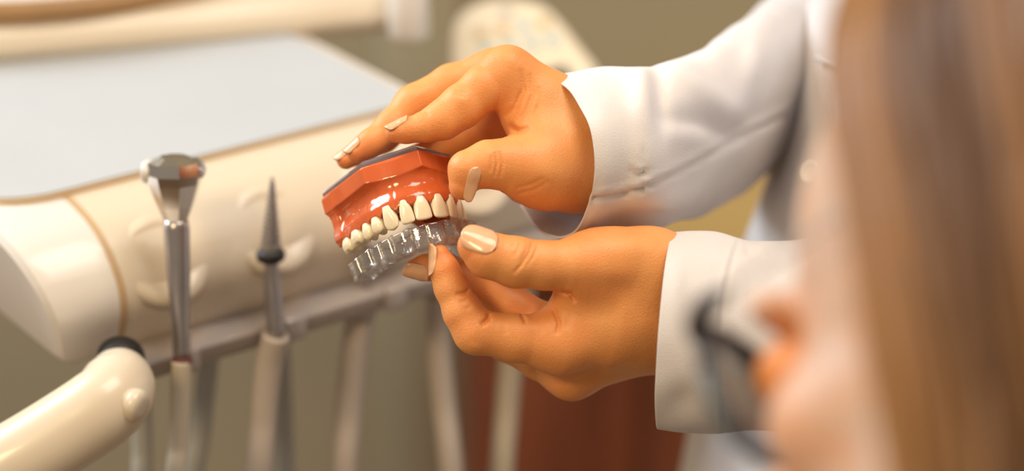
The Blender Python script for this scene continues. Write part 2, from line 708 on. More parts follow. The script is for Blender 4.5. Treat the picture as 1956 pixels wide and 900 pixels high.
unit = thing('dental_delivery_unit', 'cream dental delivery unit with grey flat tray top and instrument rail', 'dental unit', L(0.15, 0.12, -0.03))
prof = rounded([(0.012, 0.0), (-0.004, 0.038), (0.02, 0.066), (0.060, 0.075), (0.088, 0.075), (0.088, 0.0)], [0.006, 0.02, 0.03, 0.02, 0.006, 0.006])
console = extrude('console', [[L(u, v, z) for v, z in prof] for u in (0.0, 0.12, 0.24, 0.285)], M['cream'], unit)
pc = np.mean(prof, axis=0)


def scaled(s):
    return [pc + (np.array(q) - pc) * s for q in prof]


capp = rounded([(0.012, 0.0), (-0.004, 0.038), (0.02, 0.066), (0.060, 0.075), (0.50, 0.075), (0.50, 0.0)], [0.006, 0.02, 0.03, 0.02, 0.006, 0.006])


def cap_ring(t, inset):
    out = []
    for v, z in capp:
        vv = 0.25 + (v - 0.25) * (1 - inset / 0.25)
        zz = 0.0375 + (z - 0.0375) * (1 - inset / 0.0375)
        out.append(L(-0.003 - t * (0.030 + 0.018 * zz / 0.075), vv, zz))
    return out


extrude('end_cap', [cap_ring(0, 0), cap_ring(0.75, 0), cap_ring(0.93, 0.0022), cap_ring(1.0, 0.006)], M['white'], unit)  # white where the unit is cream: window light put into the colour
extrude('seal', [[L(u, v, z) for v, z in scaled(1.006)] for u in (-0.0035, 0.0005)], M['groove'], unit)
deck = extrude('tray_deck', [[L(u, v, z) for u, v in rounded([(-0.004, 0.06), (-0.004, 0.50), (0.236, 0.50), (0.236, 0.06)], 0.012)] for z in (0.002, 0.068, 0.0735)], M['white'], unit)  # white like the cap, the same window light put into its colour
matp = rounded([(-0.050, 0.062), (-0.050, 0.49), (0.226, 0.49), (0.226, 0.062)], [0.05, 0.012, 0.012, 0.02], 10)
extrude('mat_border', [[L(u, v, z) for u, v in rounded([(-0.053, 0.0595), (-0.053, 0.493), (0.229, 0.493), (0.229, 0.0595)], [0.05, 0.012, 0.012, 0.02], 10)] for z in (0.070, 0.0762)], M['groove'], unit)
extrude('tray_mat', [[L(u, v, z) for u, v in matp] for z in (0.070, 0.0768, 0.0772)], M['mat'], unit)
# grey instrument rail below the console
extrude('instrument_rail', [[L(u, v, z) for v, z in rounded([(-0.006, -0.012), (-0.010, 0.001), (0.014, 0.004), (0.02, -0.010)], 0.003, 3)] for u in (-0.002, 0.30)], M['rail'], unit)
# holder sockets moulded in the console
for hu in (0.028, 0.094, 0.160, 0.226):
    obj('holder_socket', *lathe(L(hu, 0.0086, 0.0482), nrm(-UV * 0.76 + UZ * 0.65), [(0.0260, -0.006), (0.0250, -0.0005), (0.0225, 0.0012), (0.0195, 0.0013), (0.0165, 0.0004), (0.0120, -0.0002), (0.003, -0.0004)], 40), M['cream'], unit)
    box('rail_clip', L(hu - 0.007, -0.0125, -0.011), UU * 0.014, UV * 0.006, UZ * 0.014, 0.002, M['rail'], unit)
# the bent grab handle under the corner
hp = catmull([P(-460, 1140, 1.22), P(-280, 1045, 1.20), P(-120, 960, 1.20), P(20, 888, 1.20), P(130, 822, 1.205), P(205, 770, 1.21), P(226, 735, 1.222), P(228, 706, 1.232)], 60)
hr = np.interp(np.linspace(0, 1, 60), [0, .68, .86, 1], [0.0205, 0.0205, 0.0190, 0.0140])
hand_ = obj('grab_handle', *tube(hp, hr, 28), M['cream'], unit)
obj('handle_gasket', *tube([P(228, 706, 1.232), P(229, 694, 1.24), P(231, 684, 1.246)], [0.0125, 0.0115, 0.0125], 24), M['rubber'], unit)
obj('handle_button', *lathe(P(252, 772, 1.200), V(1, -.35, .35), [(0.0085, -0.002), (0.0085, 0.004), (0.0070, 0.0058), (0.0035, 0.0062)], 24), M['cream'], hand_)
# arm and column that carry the unit, off to the left
obj('support_arm', *tube(catmull([L(0.0, 0.44, 0.03), L(-0.2, 0.50, 0.03), L(-0.5, 0.50, 0.03)], 12), 0.028, 20), M['cream'], unit)
obj('support_column', *lathe(L(-0.5, 0.5, 0) * (1, 1, 0), (0, 0, 1), [(0.18, 0), (0.18, 0.02), (0.055, 0.05), (0.042, 0.1), (0.042, 0.96)], 32), M['cream'], unit)


def hose_path(px, d0, d1, n=30):
    m = len(px)
    q = [P(x, y, d0 + (d1 - d0) * i / (m - 1)) for i, (x, y) in enumerate(px)]
    e = q[-1]
    q += [e + np.array(w) for w in ((0, 0.005, -0.13), (0.004, 0.035, -0.24), (0.006, 0.085, -0.27), (0.006, 0.125, -0.20), (0.004, 0.14, -0.10))]
    return catmull(q, n * 3)


# turbine handpiece with chrome faceted head
h1 = thing('turbine_handpiece', 'chrome turbine handpiece with faceted head standing in the leftmost holder', 'dental tool', P(345, 680, 1.268), 'instruments hanging in the unit rail')
b1, t1 = P(347, 684, 1.262), P(334, 352, 1.238)
ax1 = nrm(t1 - b1)
ln = np.linalg.norm(t1 - b1)
obj('shaft', *lathe(b1, ax1, [(0.0042, 0), (0.0050, 0.004), (0.0045, 0.02), (0.0062, 0.045), (0.0068, 0.07), (0.0066, ln - 0.022), (0.0060, ln - 0.018)], 20), M['steel'], h1)
hd = obj('head', *lathe(t1 - ax1 * 0.019, ax1, [(0.0062, 0), (0.0095, 0.008), (0.0138, 0.020), (0.0150, 0.025), (0.0135, 0.031), (0.0075, 0.0335)], 8, up=V(0.3, 0.1, 1)), M['chrome'], h1, False)
obj('push_button', *lathe(t1 + ax1 * 0.0065 - CR * 0.0115, -CR, [(0.0060, -0.002), (0.0062, 0.003), (0.0050, 0.0052)], 20), M['white'], hd)
obj('spray_cap', *lathe(t1 + ax1 * 0.0080 + CR * 0.010, V(0.8, 0.5, 0.3), [(0.0058, -0.003), (0.0062, 0.002), (0.0046, 0.0045)], 16), M['chrome'], hd)
obj('coupling_ring', *lathe(b1 - ax1 * 0.0035, ax1, [(0.0046, 0), (0.0054, 0.001), (0.0054, 0.003), (0.0046, 0.004)], 20), M['dred'], h1)
obj('hose', *tube(hose_path([(347, 688), (344, 760), (341, 850), (336, 960)], 1.262, 1.28), 0.0053, 16), M['hosec'], h1)

# scaler with ridged tip
h2 = thing('scaler_handpiece', 'slim scaler with dark ridged tip and black collar in the second holder', 'dental tool', P(528, 640, 1.325), 'instruments hanging in the unit rail')
b2, t2 = P(527, 640, 1.297), P(517, 486, 1.283)
ax2 = nrm(t2 - b2)
ln = np.linalg.norm(t2 - b2)
obj('shaft', *lathe(b2, ax2, [(0.0050, 0), (0.0054, 0.004), (0.0050, 0.012), (0.0048, ln * .6), (0.0038, ln - 0.006), (0.0045, ln - 0.002)], 18), M['steel'], h2)
obj('collar', *lathe(t2 - ax2 * 0.003, ax2, [(0.0045, -0.0015), (0.0072, 0), (0.0078, 0.002), (0.0078, 0.0038), (0.0066, 0.0056), (0.0045, 0.0062)], 24), M['rubber'], h2)
rp = [(0.0048, 0.0)]
top = np.linalg.norm(P(520, 338, 1.273) - t2)
for k in range(14):
    z = 0.006 + (top - 0.008) * k / 14
    r = 0.0042 * (1 - k / 14) + 0.0014
    dz = (top - 0.008) / 14
    rp += [(r, z), (r, z + dz * .45), (r * .62, z + dz * .55), (r * .62, z + dz * .95)]
rp.append((0.0006, top))
obj('ridged_tip', *lathe(t2, nrm(P(520, 338, 1.273) - t2), rp, 14), M['steel'], h2, False)
obj('hose', *tube(hose_path([(527, 640), (513, 700), (503, 800), (496, 960)], 1.297, 1.32), 0.0074, 16), M['hose'], h2)

# third and fourth instruments
h3 = thing('syringe_handpiece', 'grey air syringe in the rail just below the clear aligner', 'dental tool', P(690, 600, 1.37), 'instruments hanging in the unit rail')
b3, t3 = P(688, 596, 1.358), P(712, 470, 1.334)
ax3 = nrm(t3 - b3)
ln = np.linalg.norm(t3 - b3)
obj('shaft', *lathe(b3, ax3, [(0.0062, 0), (0.0066, 0.005), (0.0050, 0.012), (0.0032, 0.022), (0.0030, ln), (0.0016, ln + 0.004)], 18), M['steel'], h3)
obj('clip_ring', *lathe(b3 - ax3 * 0.003, ax3, [(0.007, 0), (0.0088, 0.001), (0.0088, 0.007), (0.007, 0.008)], 20), M['rail'], h3)
obj('hose', *tube(hose_path([(688, 596), (676, 680), (665, 790), (656, 960)], 1.358, 1.385), 0.0078, 16), M['hose'], h3)
h4 = thing('curing_handpiece', 'grey instrument hose and grip half hidden behind the bent index finger', 'dental tool', P(840, 560, 1.42), 'instruments hanging in the unit rail')
b4, t4 = P(836, 560, 1.402), P(850, 470, 1.38)
obj('grip', *lathe(b4, nrm(t4 - b4), [(0.006, 0), (0.0066, 0.004), (0.005, 0.012), (0.004, 0.032), (0.002, 0.036)], 18), M['steel'], h4)
obj('hose', *tube(hose_path([(836, 560), (838, 650), (848, 770), (866, 960)], 1.402, 1.43), 0.0072, 16), M['hose'], h4)
for lab, pts, d, r, mt in (
        ('blue-grey hose hanging straight down beside the bent cream grab handle', [(262, 690), (268, 760), (272, 860), (274, 960)], 1.33, 0.0058, 'hoseb'),
        ('thin blue-grey hose slanting down to the right of the turbine hose', [(402, 640), (394, 720), (382, 830), (368, 960)], 1.36, 0.0060, 'hoseb'),
        ('blue-grey hose running close behind the scaler hose', [(530, 610), (537, 700), (542, 820), (546, 960)], 1.40, 0.0056, 'hoseb'),
        ('pale cream hose hanging in front of the cherry cabinet below the wrist', [(1000, 545), (980, 660), (968, 780), (957, 960)], 1.46, 0.0074, 'hosec')):
    o = obj('instrument_hose', *tube(hose_path(pts, d, d + 0.02), r, 16), M[mt])
    tag(o, lab, 'hose', 'hoses hanging under the unit')

# upper instrument tray, edge on
up = thing('instrument_tray', 'cream raised instrument tray with the shaded edge of its oval recess in brown at top left', 'tray', P(350, 40, 1.50))
eu = nrm(P(740, 66, 1.53) - P(0, 128, 1.46))
en = nrm(np.cross(UZ, eu))
t0 = P(-260, 150, 1.44)
LT = np.linalg.norm(P(815, 60, 1.535) - t0)


def T(a, b, z):
    return t0 + eu * a + en * b + nrm(np.cross(eu, en)) * z


prof2 = rounded([(0.004, 0.0), (-0.004, 0.010), (0.006, 0.026), (0.19, 0.036), (0.19, 0.0)], [0.004, 0.010, 0.014, 0.01, 0.006])
extrude('tray_body', [[T(a, b, z) for b, z in prof2] for a in (0, LT * .3, LT * .6, LT - 0.004)] + [[T(LT, b * .98 + .002, .018 + (z - .018) * .9) for b, z in prof2]], M['cream'], up)
cx, cb, ra, rb = 0.112, 0.090, 0.150, 0.082
ov = [T(cx + ra * math.cos(a), cb + rb * math.sin(a), 0.0305 + 0.0505 * 0 + (cb + rb * math.sin(a)) * 0.052) for a in np.linspace(0, 2 * math.pi, 73)]
tv, tf = tube(ov, 0.0072, 12, False)
obj('recess_shade_ring', tv, tf, M['brown'], up)  # added ring, its brown stands in for the shaded recess wall
ring = [[T(cx + s * ra * math.cos(a), cb + s * rb * math.sin(a), dz + (cb + s * rb * math.sin(a)) * 0.052) for a in np.linspace(0, 2 * math.pi, 73)[:-1]] for s, dz in ((1.0, 0.0285), (0.96, 0.0300), (0.05, 0.0300))]
o = obj('white_insert', [q for r in ring for q in r], ring_faces(3, 72) + [tuple(range(144, 216))], M['white'], up)
post = P(781, 20, 1.527)
obj('end_knob', *lathe(P(781, 76, 1.527), (0, 0, 1), [(0.0095, 0), (0.0125, 0.0025), (0.0132, 0.006), (0.0132, 0.045), (0.011, 0.048)], 28), M['white'], up)
obj('tray_arm', *tube(catmull([T(LT * .40, 0.165, 0.030), T(LT * .40, 0.175, 0.10), T(LT * .35, 0.22, 0.22), T(LT * .1, 0.30, 0.30)], 24), 0.014, 16), M['cream'], up)

# keypad on its bracket
kp = thing('control_keypad', 'cream rounded control keypad with small blue and amber buttons', 'control panel', P(1000, 160, 1.60))
kd = 1.60
kc = P(985, 110, kd)
kx = nrm(V(0.985, 0.08, -0.12))
ky = nrm(V(-0.10, 0.80, -0.58))
kn = np.cross(kx, ky)
ppm = FPX / kd


def K(px, py, h=0.0):
    """point of the keypad plane seen near that pixel, h metres proud of it"""
    dr = CF + CR * ((px - 978) / FPX) + CU * ((450 - py) / FPX)
    t = ((kc - CAM) @ kn) / (dr @ kn)
    return CAM + dr * t + kn * h


outl = [(862, 60), (872, 34), (900, 10), (945, -2), (1000, 0), (1040, 12), (1075, 45), (1110, 90), (1148, 142), (1165, 210), (1120, 250), (960, 260), (880, 220), (862, 140)]
co = catmull(outl + [outl[0]], 97)[:-1]
cc = co.mean(0)


def kring(s, h):
    return [K(*(cc + (q - cc) * s), h) for q in co]


extrude('housing', [kring(0.96, -0.016), kring(1.0, -0.012), kring(1.0, -0.003), kring(0.975, 0.0)], M['cream'], kp)
extrude('overlay', [kring(0.90, -0.0005), kring(0.90, 0.0006)], M['pad'], kp)
for (bx, by), mt in zip([(918, 68), (960, 60), (1000, 52), (1039, 46), (931, 97), (974, 88), (1016, 84), (1055, 77), (966, 26)],
                        ['amber', 'amber', 'blue', 'amber', 'blue', 'blue', 'blue', 'blue', 'rail']):
    c = K(bx, by)
    ps = rounded([(-0.0042, -0.004), (0.0042, -0.004), (0.0042, 0.004), (-0.0042, 0.004)], 0.002, 4)
    extrude('button', [[c + kx * a * s + ky * b * s + kn * h for a, b in ps] for s, h in ((1, 0.0003), (1, 0.0012), (0.85, 0.0016))], M[mt], kp)
dp = [K(1032, 160, .0004), K(1034, 138, .0004), K(1080, 128, .0004), K(1092, 148, .0004), K(1088, 172, .0004)]
extrude('display', [[q + kn * h for q in dp] for h in (0, 0.0012)], M['rubber'], kp)
obj('bracket', *tube(catmull([K(1010, 190, -0.018), K(1010, 200, -0.06), PY(1020, 215, 2.05), PY(1020, 215, 2.297)], 20), 0.011, 16), M['cream'], kp)


# ------------------------------------------------------------------ dental model
def frame_of(alpha, pitch, roll):
    """local axes of a jaw held up: x across, y towards its front, z to its base"""
    a, p, r = [math.radians(q) for q in (alpha, pitch, roll)]
    x = np.array([math.cos(a), 0, -math.sin(a)])
    y = np.array([math.sin(a), 0, math.cos(a)])      # towards the viewer, turned right
    z = np.array([0, 1.0, 0])
    Rx = np.array([[1, 0, 0], [0, math.cos(p), -math.sin(p)], [0, math.sin(p), math.cos(p)]])
    Rz = np.array([[math.cos(r), -math.sin(r), 0], [math.sin(r), math.cos(r), 0], [0, 0, 1]])
    out = []
    for q in (x, y, z):
        q = Rz @ (Rx @ q)
        out.append(V(*q))
    return out


SM = 0.00092                      # local millimetre -> metres
ARCH = [(-29.5, -47), (-28.7, -41), (-27, -31), (-24.3, -22), (-21.8, -15), (-17.5, -8), (-11.3, -2.6), (-4.3, 0.0),
        (4.3, 0.0), (11.3, -2.6), (17.5, -8), (21.8, -15), (24.3, -22), (27, -31), (28.7, -41), (29.5, -47)]
ARC = catmull([np.array(q, float) for q in ARCH], 241)
jaw_o = H(817, 394, 0.3)
jx, jy, jz = frame_of(27, -17, 16)


def J(x, y, z):
    return jaw_o + SM * (jx * x + jy * y + jz * z)


model = thing('dental_model', 'glossy orange-pink upper jaw model with cream teeth held between the hands', 'dental model', J(0, -22, 0))
HEX = [(0, 6.5), (26.5, -10.5), (36.5, -48), (-36.5, -48), (-26.5, -10.5)]


def poly_sd(p2, poly):
    d = np.full(len(p2), 1e9)
    s = np.ones(len(p2))
    n = len(poly)
    for i in range(n):
        a, b = np.array(poly[i], float), np.array(poly[i - 1], float)
        e = b - a
        w = p2 - a
        t = np.clip(w @ e / (e @ e), 0, 1)
        q = w - t[:, None] * e
        d = np.minimum(d, (q * q).sum(1))
        c1 = p2[:, 1] >= a[1]
        c2 = p2[:, 1] < b[1]
        c3 = e[0] * w[:, 1] > e[1] * w[:, 0]
        flip = (c1 & c2 & c3) | (~c1 & ~c2 & ~c3)
        s = np.where(flip, -s, s)
    return s * np.sqrt(d)


def arc_dist(p2):
    d = np.full(len(p2), 1e9)
    k = np.zeros(len(p2))
    A = ARC[::4]
    for i in range(len(A) - 1):
        e = A[i + 1] - A[i]
        w = p2 - A[i]
        t = np.clip(w @ e / (e @ e), 0, 1)
        q = np.linalg.norm(w - t[:, None] * e, axis=1)
        m = q < d
        d = np.where(m, q, d)
        k = np.where(m, i + t, k)
    return d, k / (len(A) - 1)


# position of each tooth centre along the arch parameter
TEETH = [(28.7, -41, 9.6, 'm'), (27, -31, 10.2, 'm'), (24.3, -22, 7.2, 'p'), (21.8, -15, 7.2, 'p'), (17.5, -8, 7.8, 'c'), (11.3, -2.6, 7.0, 'i'), (4.3, 0.0, 8.6, 'i')]


_S = np.concatenate([[0], np.cumsum(np.linalg.norm(np.diff(ARC, axis=0), axis=1))])
_cs = sorted([(_S[int(np.argmin(np.linalg.norm(ARC - np.array([g * x, y]), axis=1)))], w) for g in (-1, 1) for x, y, w, _ in TEETH])
CROWN = []
for s0 in _S:
    q0 = min(min(1.0, abs(s0 - c_) / (w_ * 0.5)) for c_, w_ in _cs)
    CROWN.append(math.sqrt(max(0.0, 1 - q0 ** 2)))


def gum_f(p):
    p = p.astype(np.float64)
    p2 = p[:, :2]
    z = p[:, 2]
    hexd = poly_sd(p2, HEX)
    # base slab with a chamfered top edge
    dz = np.abs(z - 25.0) - 4.5
    slab = np.maximum(np.maximum(hexd, dz), (hexd + (z - 28.6)) * 0.7071)
    ad, k = arc_dist(p2)
    # scalloped gum ridge with a bulge over every root
    root = np.interp(k, np.linspace(0, 1, 241), CROWN)
    ridge = np.maximum(ad - (4.6 + 0.16 * root - 2.6 * np.clip((z - 5) / 8, 0, 1) ** 2 * (3 - 2 * np.clip((z - 5) / 8, 0, 1))), z - 26)
    ridge = np.maximum(ridge, 0.2 - z + 2.0 * root)
    core = np.maximum(hexd + 9.0, np.abs(z - 17.0) - 9.0)
    palate = ell(p.astype(np.float32), (0, -30, 3.5), (17, 27, 9)).astype(np.float64)
    heel = np.maximum(np.maximum(hexd + 1.2, 4.0 - z), np.maximum(z - 26, p2[:, 1] + 41.5))
    d = smin(ridge, slab, 7.0)
    d = smin(d, heel, 4.0)
    d = smin(d, core, 3.0)
    d = np.maximum(d, -palate)
    d = np.maximum(d, -48.0 - p2[:, 1])
    return d.astype(np.float32)


gv, gf = extract(gum_f, (-42, -52, -4), (42, 12, 33), 0.45)
gv = relax(gv, gf, 2, 0.35)
gw = jaw_o + SM * (gv @ np.array([jx, jy, jz]))
link('gum_base', quick_mesh(gw, gf), M['gum'], model)

# clear plate on the base
pr_ = [np.array(q, float) for q in HEX]
cen = np.mean(pr_, 0)


def hexring(off, z):
    out = []
    n = len(HEX)
    for i in range(n):
        a, b, c = [np.array(HEX[(i + q) % n], float) for q in (-1, 0, 1)]
        e1, e2 = nrm(b - a), nrm(c - b)
        n1, n2 = np.array([e1[1], -e1[0]]), np.array([e2[1], -e2[0]])
        m = n1 + n2
        if (b - cen) @ m < 0:
            m = -m
        m = m / (m @ m) * 2
        q = b + m * off
        out.append(J(q[0], q[1], z))
    return out


extrude('clear_plate', [hexring(-1.0, 29.55), hexring(-0.6, 30.0), hexring(-0.6, 31.4), hexring(-3.0, 33.6)], M['plate'], model, 20)


def tooth_mesh(w, kind):
    """local: x across the crown, y outward, z up (0 = gum line, negative = biting edge)"""
    hgt = dict(i=9.6, c=9.8, p=7.4, m=6.6)[kind]
    thk = dict(i=6.2, c=7.2, p=8.6, m=10.2)[kind]
    n, nr = 28, 15
    vs = []
    for i in range(nr):
        t = i / (nr - 1)                          # 0 root end .. 1 edge
        z = 3.2 - (hgt + 3.2) * t
        u = max(0, (t - 0.22) / 0.78)
        if kind in 'ic':
            sx = (0.88 + 0.18 * math.sin(min(1, u * 1.5) * math.pi / 2)) * (1 if kind == 'i' else (1 - 0.24 * max(0, u - 0.6) / .4))
            sy = 1.0 - 0.80 * u ** 1.25
            yo = -0.10 * thk * u ** 2
        else:
            sx = 0.84 + 0.20 * math.sin(min(1, u * 1.6) * math.pi / 2) - 0.10 * max(0, u - .7) / .3
            sy = 0.86 + 0.16 * math.sin(min(1, u * 1.5) * math.pi / 2) - 0.22 * max(0, u - .5) / .5
            yo = 0
        if i >= nr - 2:
            f = 0.96 if i == nr - 2 else 0.84
            sx *= f
            sy *= f
        for j in range(n):
            a = 2 * math.pi * j / n
            c, s = math.cos(a), math.sin(a)
            e = 0.72 if kind in 'pm' else 0.80
            x = w / 2 * sx * math.copysign(abs(c) ** e, c)
            y = thk / 2 * sy * math.copysign(abs(s) ** e, s) + yo
            zz = z
            if i == nr - 1:
                if kind == 'p':
                    zz += 1.3 * math.cos(2 * a) * 0.5 - 0.4
                elif kind == 'm':
                    zz += 0.7 * math.cos(4 * a)
                elif kind == 'c':
                    zz += 1.0 * abs(c) - 0.3
                else:
                    zz += 0.5 * abs(c) ** 3
            if 0.3 < u < 0.9 and s > 0 and kind in 'ic':      # mamelon grooves on the outer face
                y -= 0.16 * math.cos(x / w * 4 * math.pi) * s * u
            vs.append((x, y, zz))
    fs = ring_faces(nr, n)
    fs.append(tuple(range(n))[::-1])
    b = len(vs)
    vs.append((0, np.mean([q[1] for q in vs[-n:]]), np.mean([q[2] for q in vs[-n:]]) + (0.9 if kind in 'pm' else -0.1)))
    for j in range(n):
        fs.append(((nr - 1) * n + j, (nr - 1) * n + (j + 1) % n, b))
    return np.array(vs), fs


random.seed(4)
for sgn in (-1, 1):
    for x, y, w, kd_ in TEETH:
        c = np.array([sgn * x, y])
        i = int(np.argmin(np.linalg.norm(ARC - c, axis=1)))
        tg = nrm(ARC[min(i + 3, 240)] - ARC[max(i - 3, 0)])
        out = np.array([-tg[1], tg[0]])
        if out @ (c - np.array([0, -30])) < 0:
            out = -out
        vs, fs = tooth_mesh(w * 0.99, kd_)
        lean = random.uniform(-.03, .03)
        base = c + out * dict(i=2.2, c=2.0, p=1.0, m=0.4)[kd_]
        wv = []
        for q in vs:
            xx = q[0] + lean * q[2]
            yy = q[1] - 0.16 * q[2] * (1 if kd_ in 'ic' else 0.3)
            pl = base + np.array([tg[0], tg[1]]) * xx + out * yy
            wv.append(J(pl[0], pl[1], q[2] + 1.4))
        fix_normals(obj('tooth', wv, fs, M['tooth'], model))

# ------------------------------------------------------------------ clear aligner
ax_, ay_, az_ = frame_of(29, -17, 17)
al_o = H(842, 438, 0.35)


def A(x, y, z):
    return al_o + SM * 1.0 * (ax_ * x + ay_ * y + az_ * z)


S = np.concatenate([[0], np.cumsum(np.linalg.norm(np.diff(ARC, axis=0), axis=1))])
cents = []
for sgn in (-1, 1):
    for x, y, w, kd_ in TEETH:
        i = int(np.argmin(np.linalg.norm(ARC - np.array([sgn * x, y]), axis=1)))
        cents.append((S[i], w, kd_))
cents.sort()
rows = []
NP = 300
s_lo, s_hi = cents[0][0] - 5.2, cents[-1][0] + 5.2
for s in np.linspace(s_lo, s_hi, NP):
    px_ = np.interp(s, S, ARC[:, 0])
    py_ = np.interp(s, S, ARC[:, 1])
    e = 0.4
    tg = nrm([np.interp(s + e, S, ARC[:, 0]) - np.interp(s - e, S, ARC[:, 0]), np.interp(s + e, S, ARC[:, 1]) - np.interp(s - e, S, ARC[:, 1])])
    out = np.array([-tg[1], tg[0]])
    j = int(np.argmin([abs(s - c[0]) / c[1] for c in cents]))
    cs, w, kd_ = cents[j]
    q = min(1, abs(s - cs) / (w * 0.5))
    bul = math.sqrt(max(0, 1 - q ** 2.6))                  # 1 on a tooth, 0 between two
    end = min(1, min(s - s_lo, s_hi - s) / 2.0)
    thk = dict(i=3.2, c=3.9, p=4.8, m=5.6)[kd_]
    hgt = dict(i=10.0, c=10.2, p=8.8, m=8.4)[kd_]
    o_ = (thk - 1.5) + 1.7 * bul + 0.8
    i_ = (thk - 1.3) + 1.4 * bul + 0.4
    o_ *= 0.55 + 0.45 * end
    i_ *= 0.55 + 0.45 * end
    edge = 0.50 if kd_ in 'ic' else 0.86
    zb = -(hgt - 1.3) - 1.3 * bul
    zt = 3.4 - 1.3 * bul
    pr = [(o_ + 0.5, zt), (o_ + 0.35, zt - 1.6), (o_ + 0.1, zb * .35), (o_ * .96, zb * .6), (o_ * (edge + .1), zb * .86), (o_ * edge * .75, zb * .98), (0, zb + (0.9 if kd_ in 'pm' else 0)),
          (-i_ * edge * .75, zb * .98), (-i_ * (edge + .1), zb * .84), (-i_ * .98, zb * .5), (-i_ - 0.5, zt - 2.2), (-i_ - 0.9, zt)]
    shift = 1.6 if kd_ in 'ic' else 0.5
    rows.append([A(px_ + out[0] * (a + shift), py_ + out[1] * (a + shift), b) for a, b in pr])
vs = [q for r in rows for q in r]
al = obj('clear_aligner', vs, ring_faces(NP, 12, False), M['aligner'])
fix_normals(al)
ss = al.modifiers.new('round', 'SUBSURF')
ss.levels = ss.render_levels = 1
so = al.modifiers.new('wall', 'SOLIDIFY')
so.thickness = 0.0008
so.offset = 0
tag(al, 'transparent clear plastic aligner pinched by the lower hand under the teeth', 'aligner')


# ------------------------------------------------------------------ the dentist
def mm(v):
    return v / 1000.0


def pts(*a):
    return [(H(x, y, c), mm(r)) for x, y, c, r in a]


def hand_field(fingers, roots, palm, kroot, grooves, bumps, kpalm=0.010):
    """fingers: chains (tip..knuckle); roots: how many end points of each chain blend into the palm"""
    def f(p):
        d = None
        for a, ra, b, rb in palm:
            c = cone(p, a, b, ra, rb)
            d = c if d is None else smin(d, c, kpalm)
        out = d
        for ch, nr_, kr in zip(fingers, roots, kroot):
            full = chain(p, ch, 0.0035)
            root = chain(p, ch[-nr_:], 0.0035)
            out = np.minimum(out, np.minimum(full, smin(root, d, kr)))
        x, y, dep = proj(p.astype(np.float64))
        for poly, wpx, amp, dmax in grooves:
            g, env = dist_poly(x, y, poly, True)
            out = out + np.where(dep < D0 + dmax / 100, 1.5 * amp / 1000 * env * np.exp(-(g / wpx) ** 2), 0)
        for bx, by, rx, ry, ang, amp, dmax in bumps:
            ca, sa = math.cos(math.radians(ang)), math.sin(math.radians(ang))
            q1 = ((x - bx) * ca + (y - by) * sa) / rx
            q2 = (-(x - bx) * sa + (y - by) * ca) / ry
            out = out - np.where(dep < D0 + dmax / 100, amp / 1000 * np.exp(-q1 * q1 - q2 * q2), 0)
        return out
    return f


def C(x1, y1, c1, r1, x2, y2, c2, r2):
    return (H(x1, y1, c1), mm(r1), H(x2, y2, c2), mm(r2))


# right hand: holds the model from above
R_thumb = pts((884, 356, -0.9, 6.6), (893, 325, -0.9, 8.8), (933, 314, -0.6, 11.0), (975, 314, -0.2, 12.6), (1020, 318, 0.4, 14.5))
R_index = pts((754, 254, 0.6, 4.6), (776, 250, 0.6, 5.6), (814, 242, 0.7, 7.0), (846, 229, 0.9, 9.2), (880, 205, 1.1, 10.2), (925, 168, 1.4, 10.6), (968, 139, 1.8, 11.5))
R_mid = pts((682, 290, 2.6, 5.2), (708, 274, 2.8, 6.4), (748, 243, 3.3, 7.8), (790, 200, 3.8, 9.4), (862, 162, 4.2, 9.8), (945, 140, 4.3, 11.0))
R_ring = pts((661, 305, 4.4, 4.8), (690, 288, 4.7, 6.0), (732, 262, 5.3, 7.4), (785, 215, 5.8, 9.0), (868, 180, 6.2, 9.4), (945, 162, 6.2, 10.8))
R_pink = pts((762, 322, 5.8, 4.4), (795, 305, 6.0, 6.4), (845, 276, 6.3, 8.0), (905, 252, 6.2, 9.0), (965, 235, 5.8, 11.0))
R_palm = [C(968, 139, 1.8, 11.5, 1110, 235, 2.6, 19), C(945, 140, 4.3, 11.0, 1120, 250, 3.8, 18), C(945, 162, 6.2, 10.8, 1125, 280, 4.6, 18),
          C(965, 235, 5.8, 11, 1125, 320, 4.8, 18), C(1020, 318, 0.4, 14.5, 1105, 318, 1.8, 19), C(1045, 345, 1.0, 14, 1110, 340, 2.4, 15),
          C(1025, 225, 1.9, 14, 1060, 290, 1.2, 15), C(1005, 345, 4.4, 12, 1080, 340, 3.6, 16), C(990, 190, 2.4, 10, 1030, 270, 1.6, 12),
          C(1110, 265, 2.6, 22, 1290, 245, 8.0, 24), C(1110, 305, 3.0, 21, 1290, 285, 8.0, 23)]
R_grooves = [([(995, 130), (1000, 170), (985, 205), (965, 225)], 5.5, 0.8, 3), ([(1012, 140), (1018, 180), (1005, 215), (985, 238)], 5, 0.6, 3), ([(1028, 165), (1030, 200), (1015, 232)], 4, 0.4, 3),
             ([(946, 290), (950, 312), (944, 340)], 3, 0.7, 1), ([(955, 288), (960, 312), (955, 342)], 3, 0.6, 1), ([(938, 296), (940, 314), (937, 330)], 3, 0.5, 1),
             ([(868, 172), (880, 176), (890, 180)], 3.0, 0.35, 3), ([(866, 179), (880, 183), (892, 187)], 3.0, 0.35, 3),
             ([(985, 360), (1015, 352), (1040, 340)], 4, 0.4, 2), ([(985, 372), (1020, 362), (1050, 345)], 4, 0.35, 2), ([(970, 238), (990, 250), (1015, 245)], 6, 0.8, 3),
             ([(812, 214), (822, 222)], 4, 0.3, 2)]
R_bumps = [(985, 112, 34, 26, 20, 0.8, 4), (878, 186, 20, 14, 30, 0.8, 3), (800, 178, 22, 14, -40, 0.6, 5), (1000, 262, 45, 16, 10, -1.0, 2.5), (1040, 330, 40, 25, 10, 0.8, 2)]
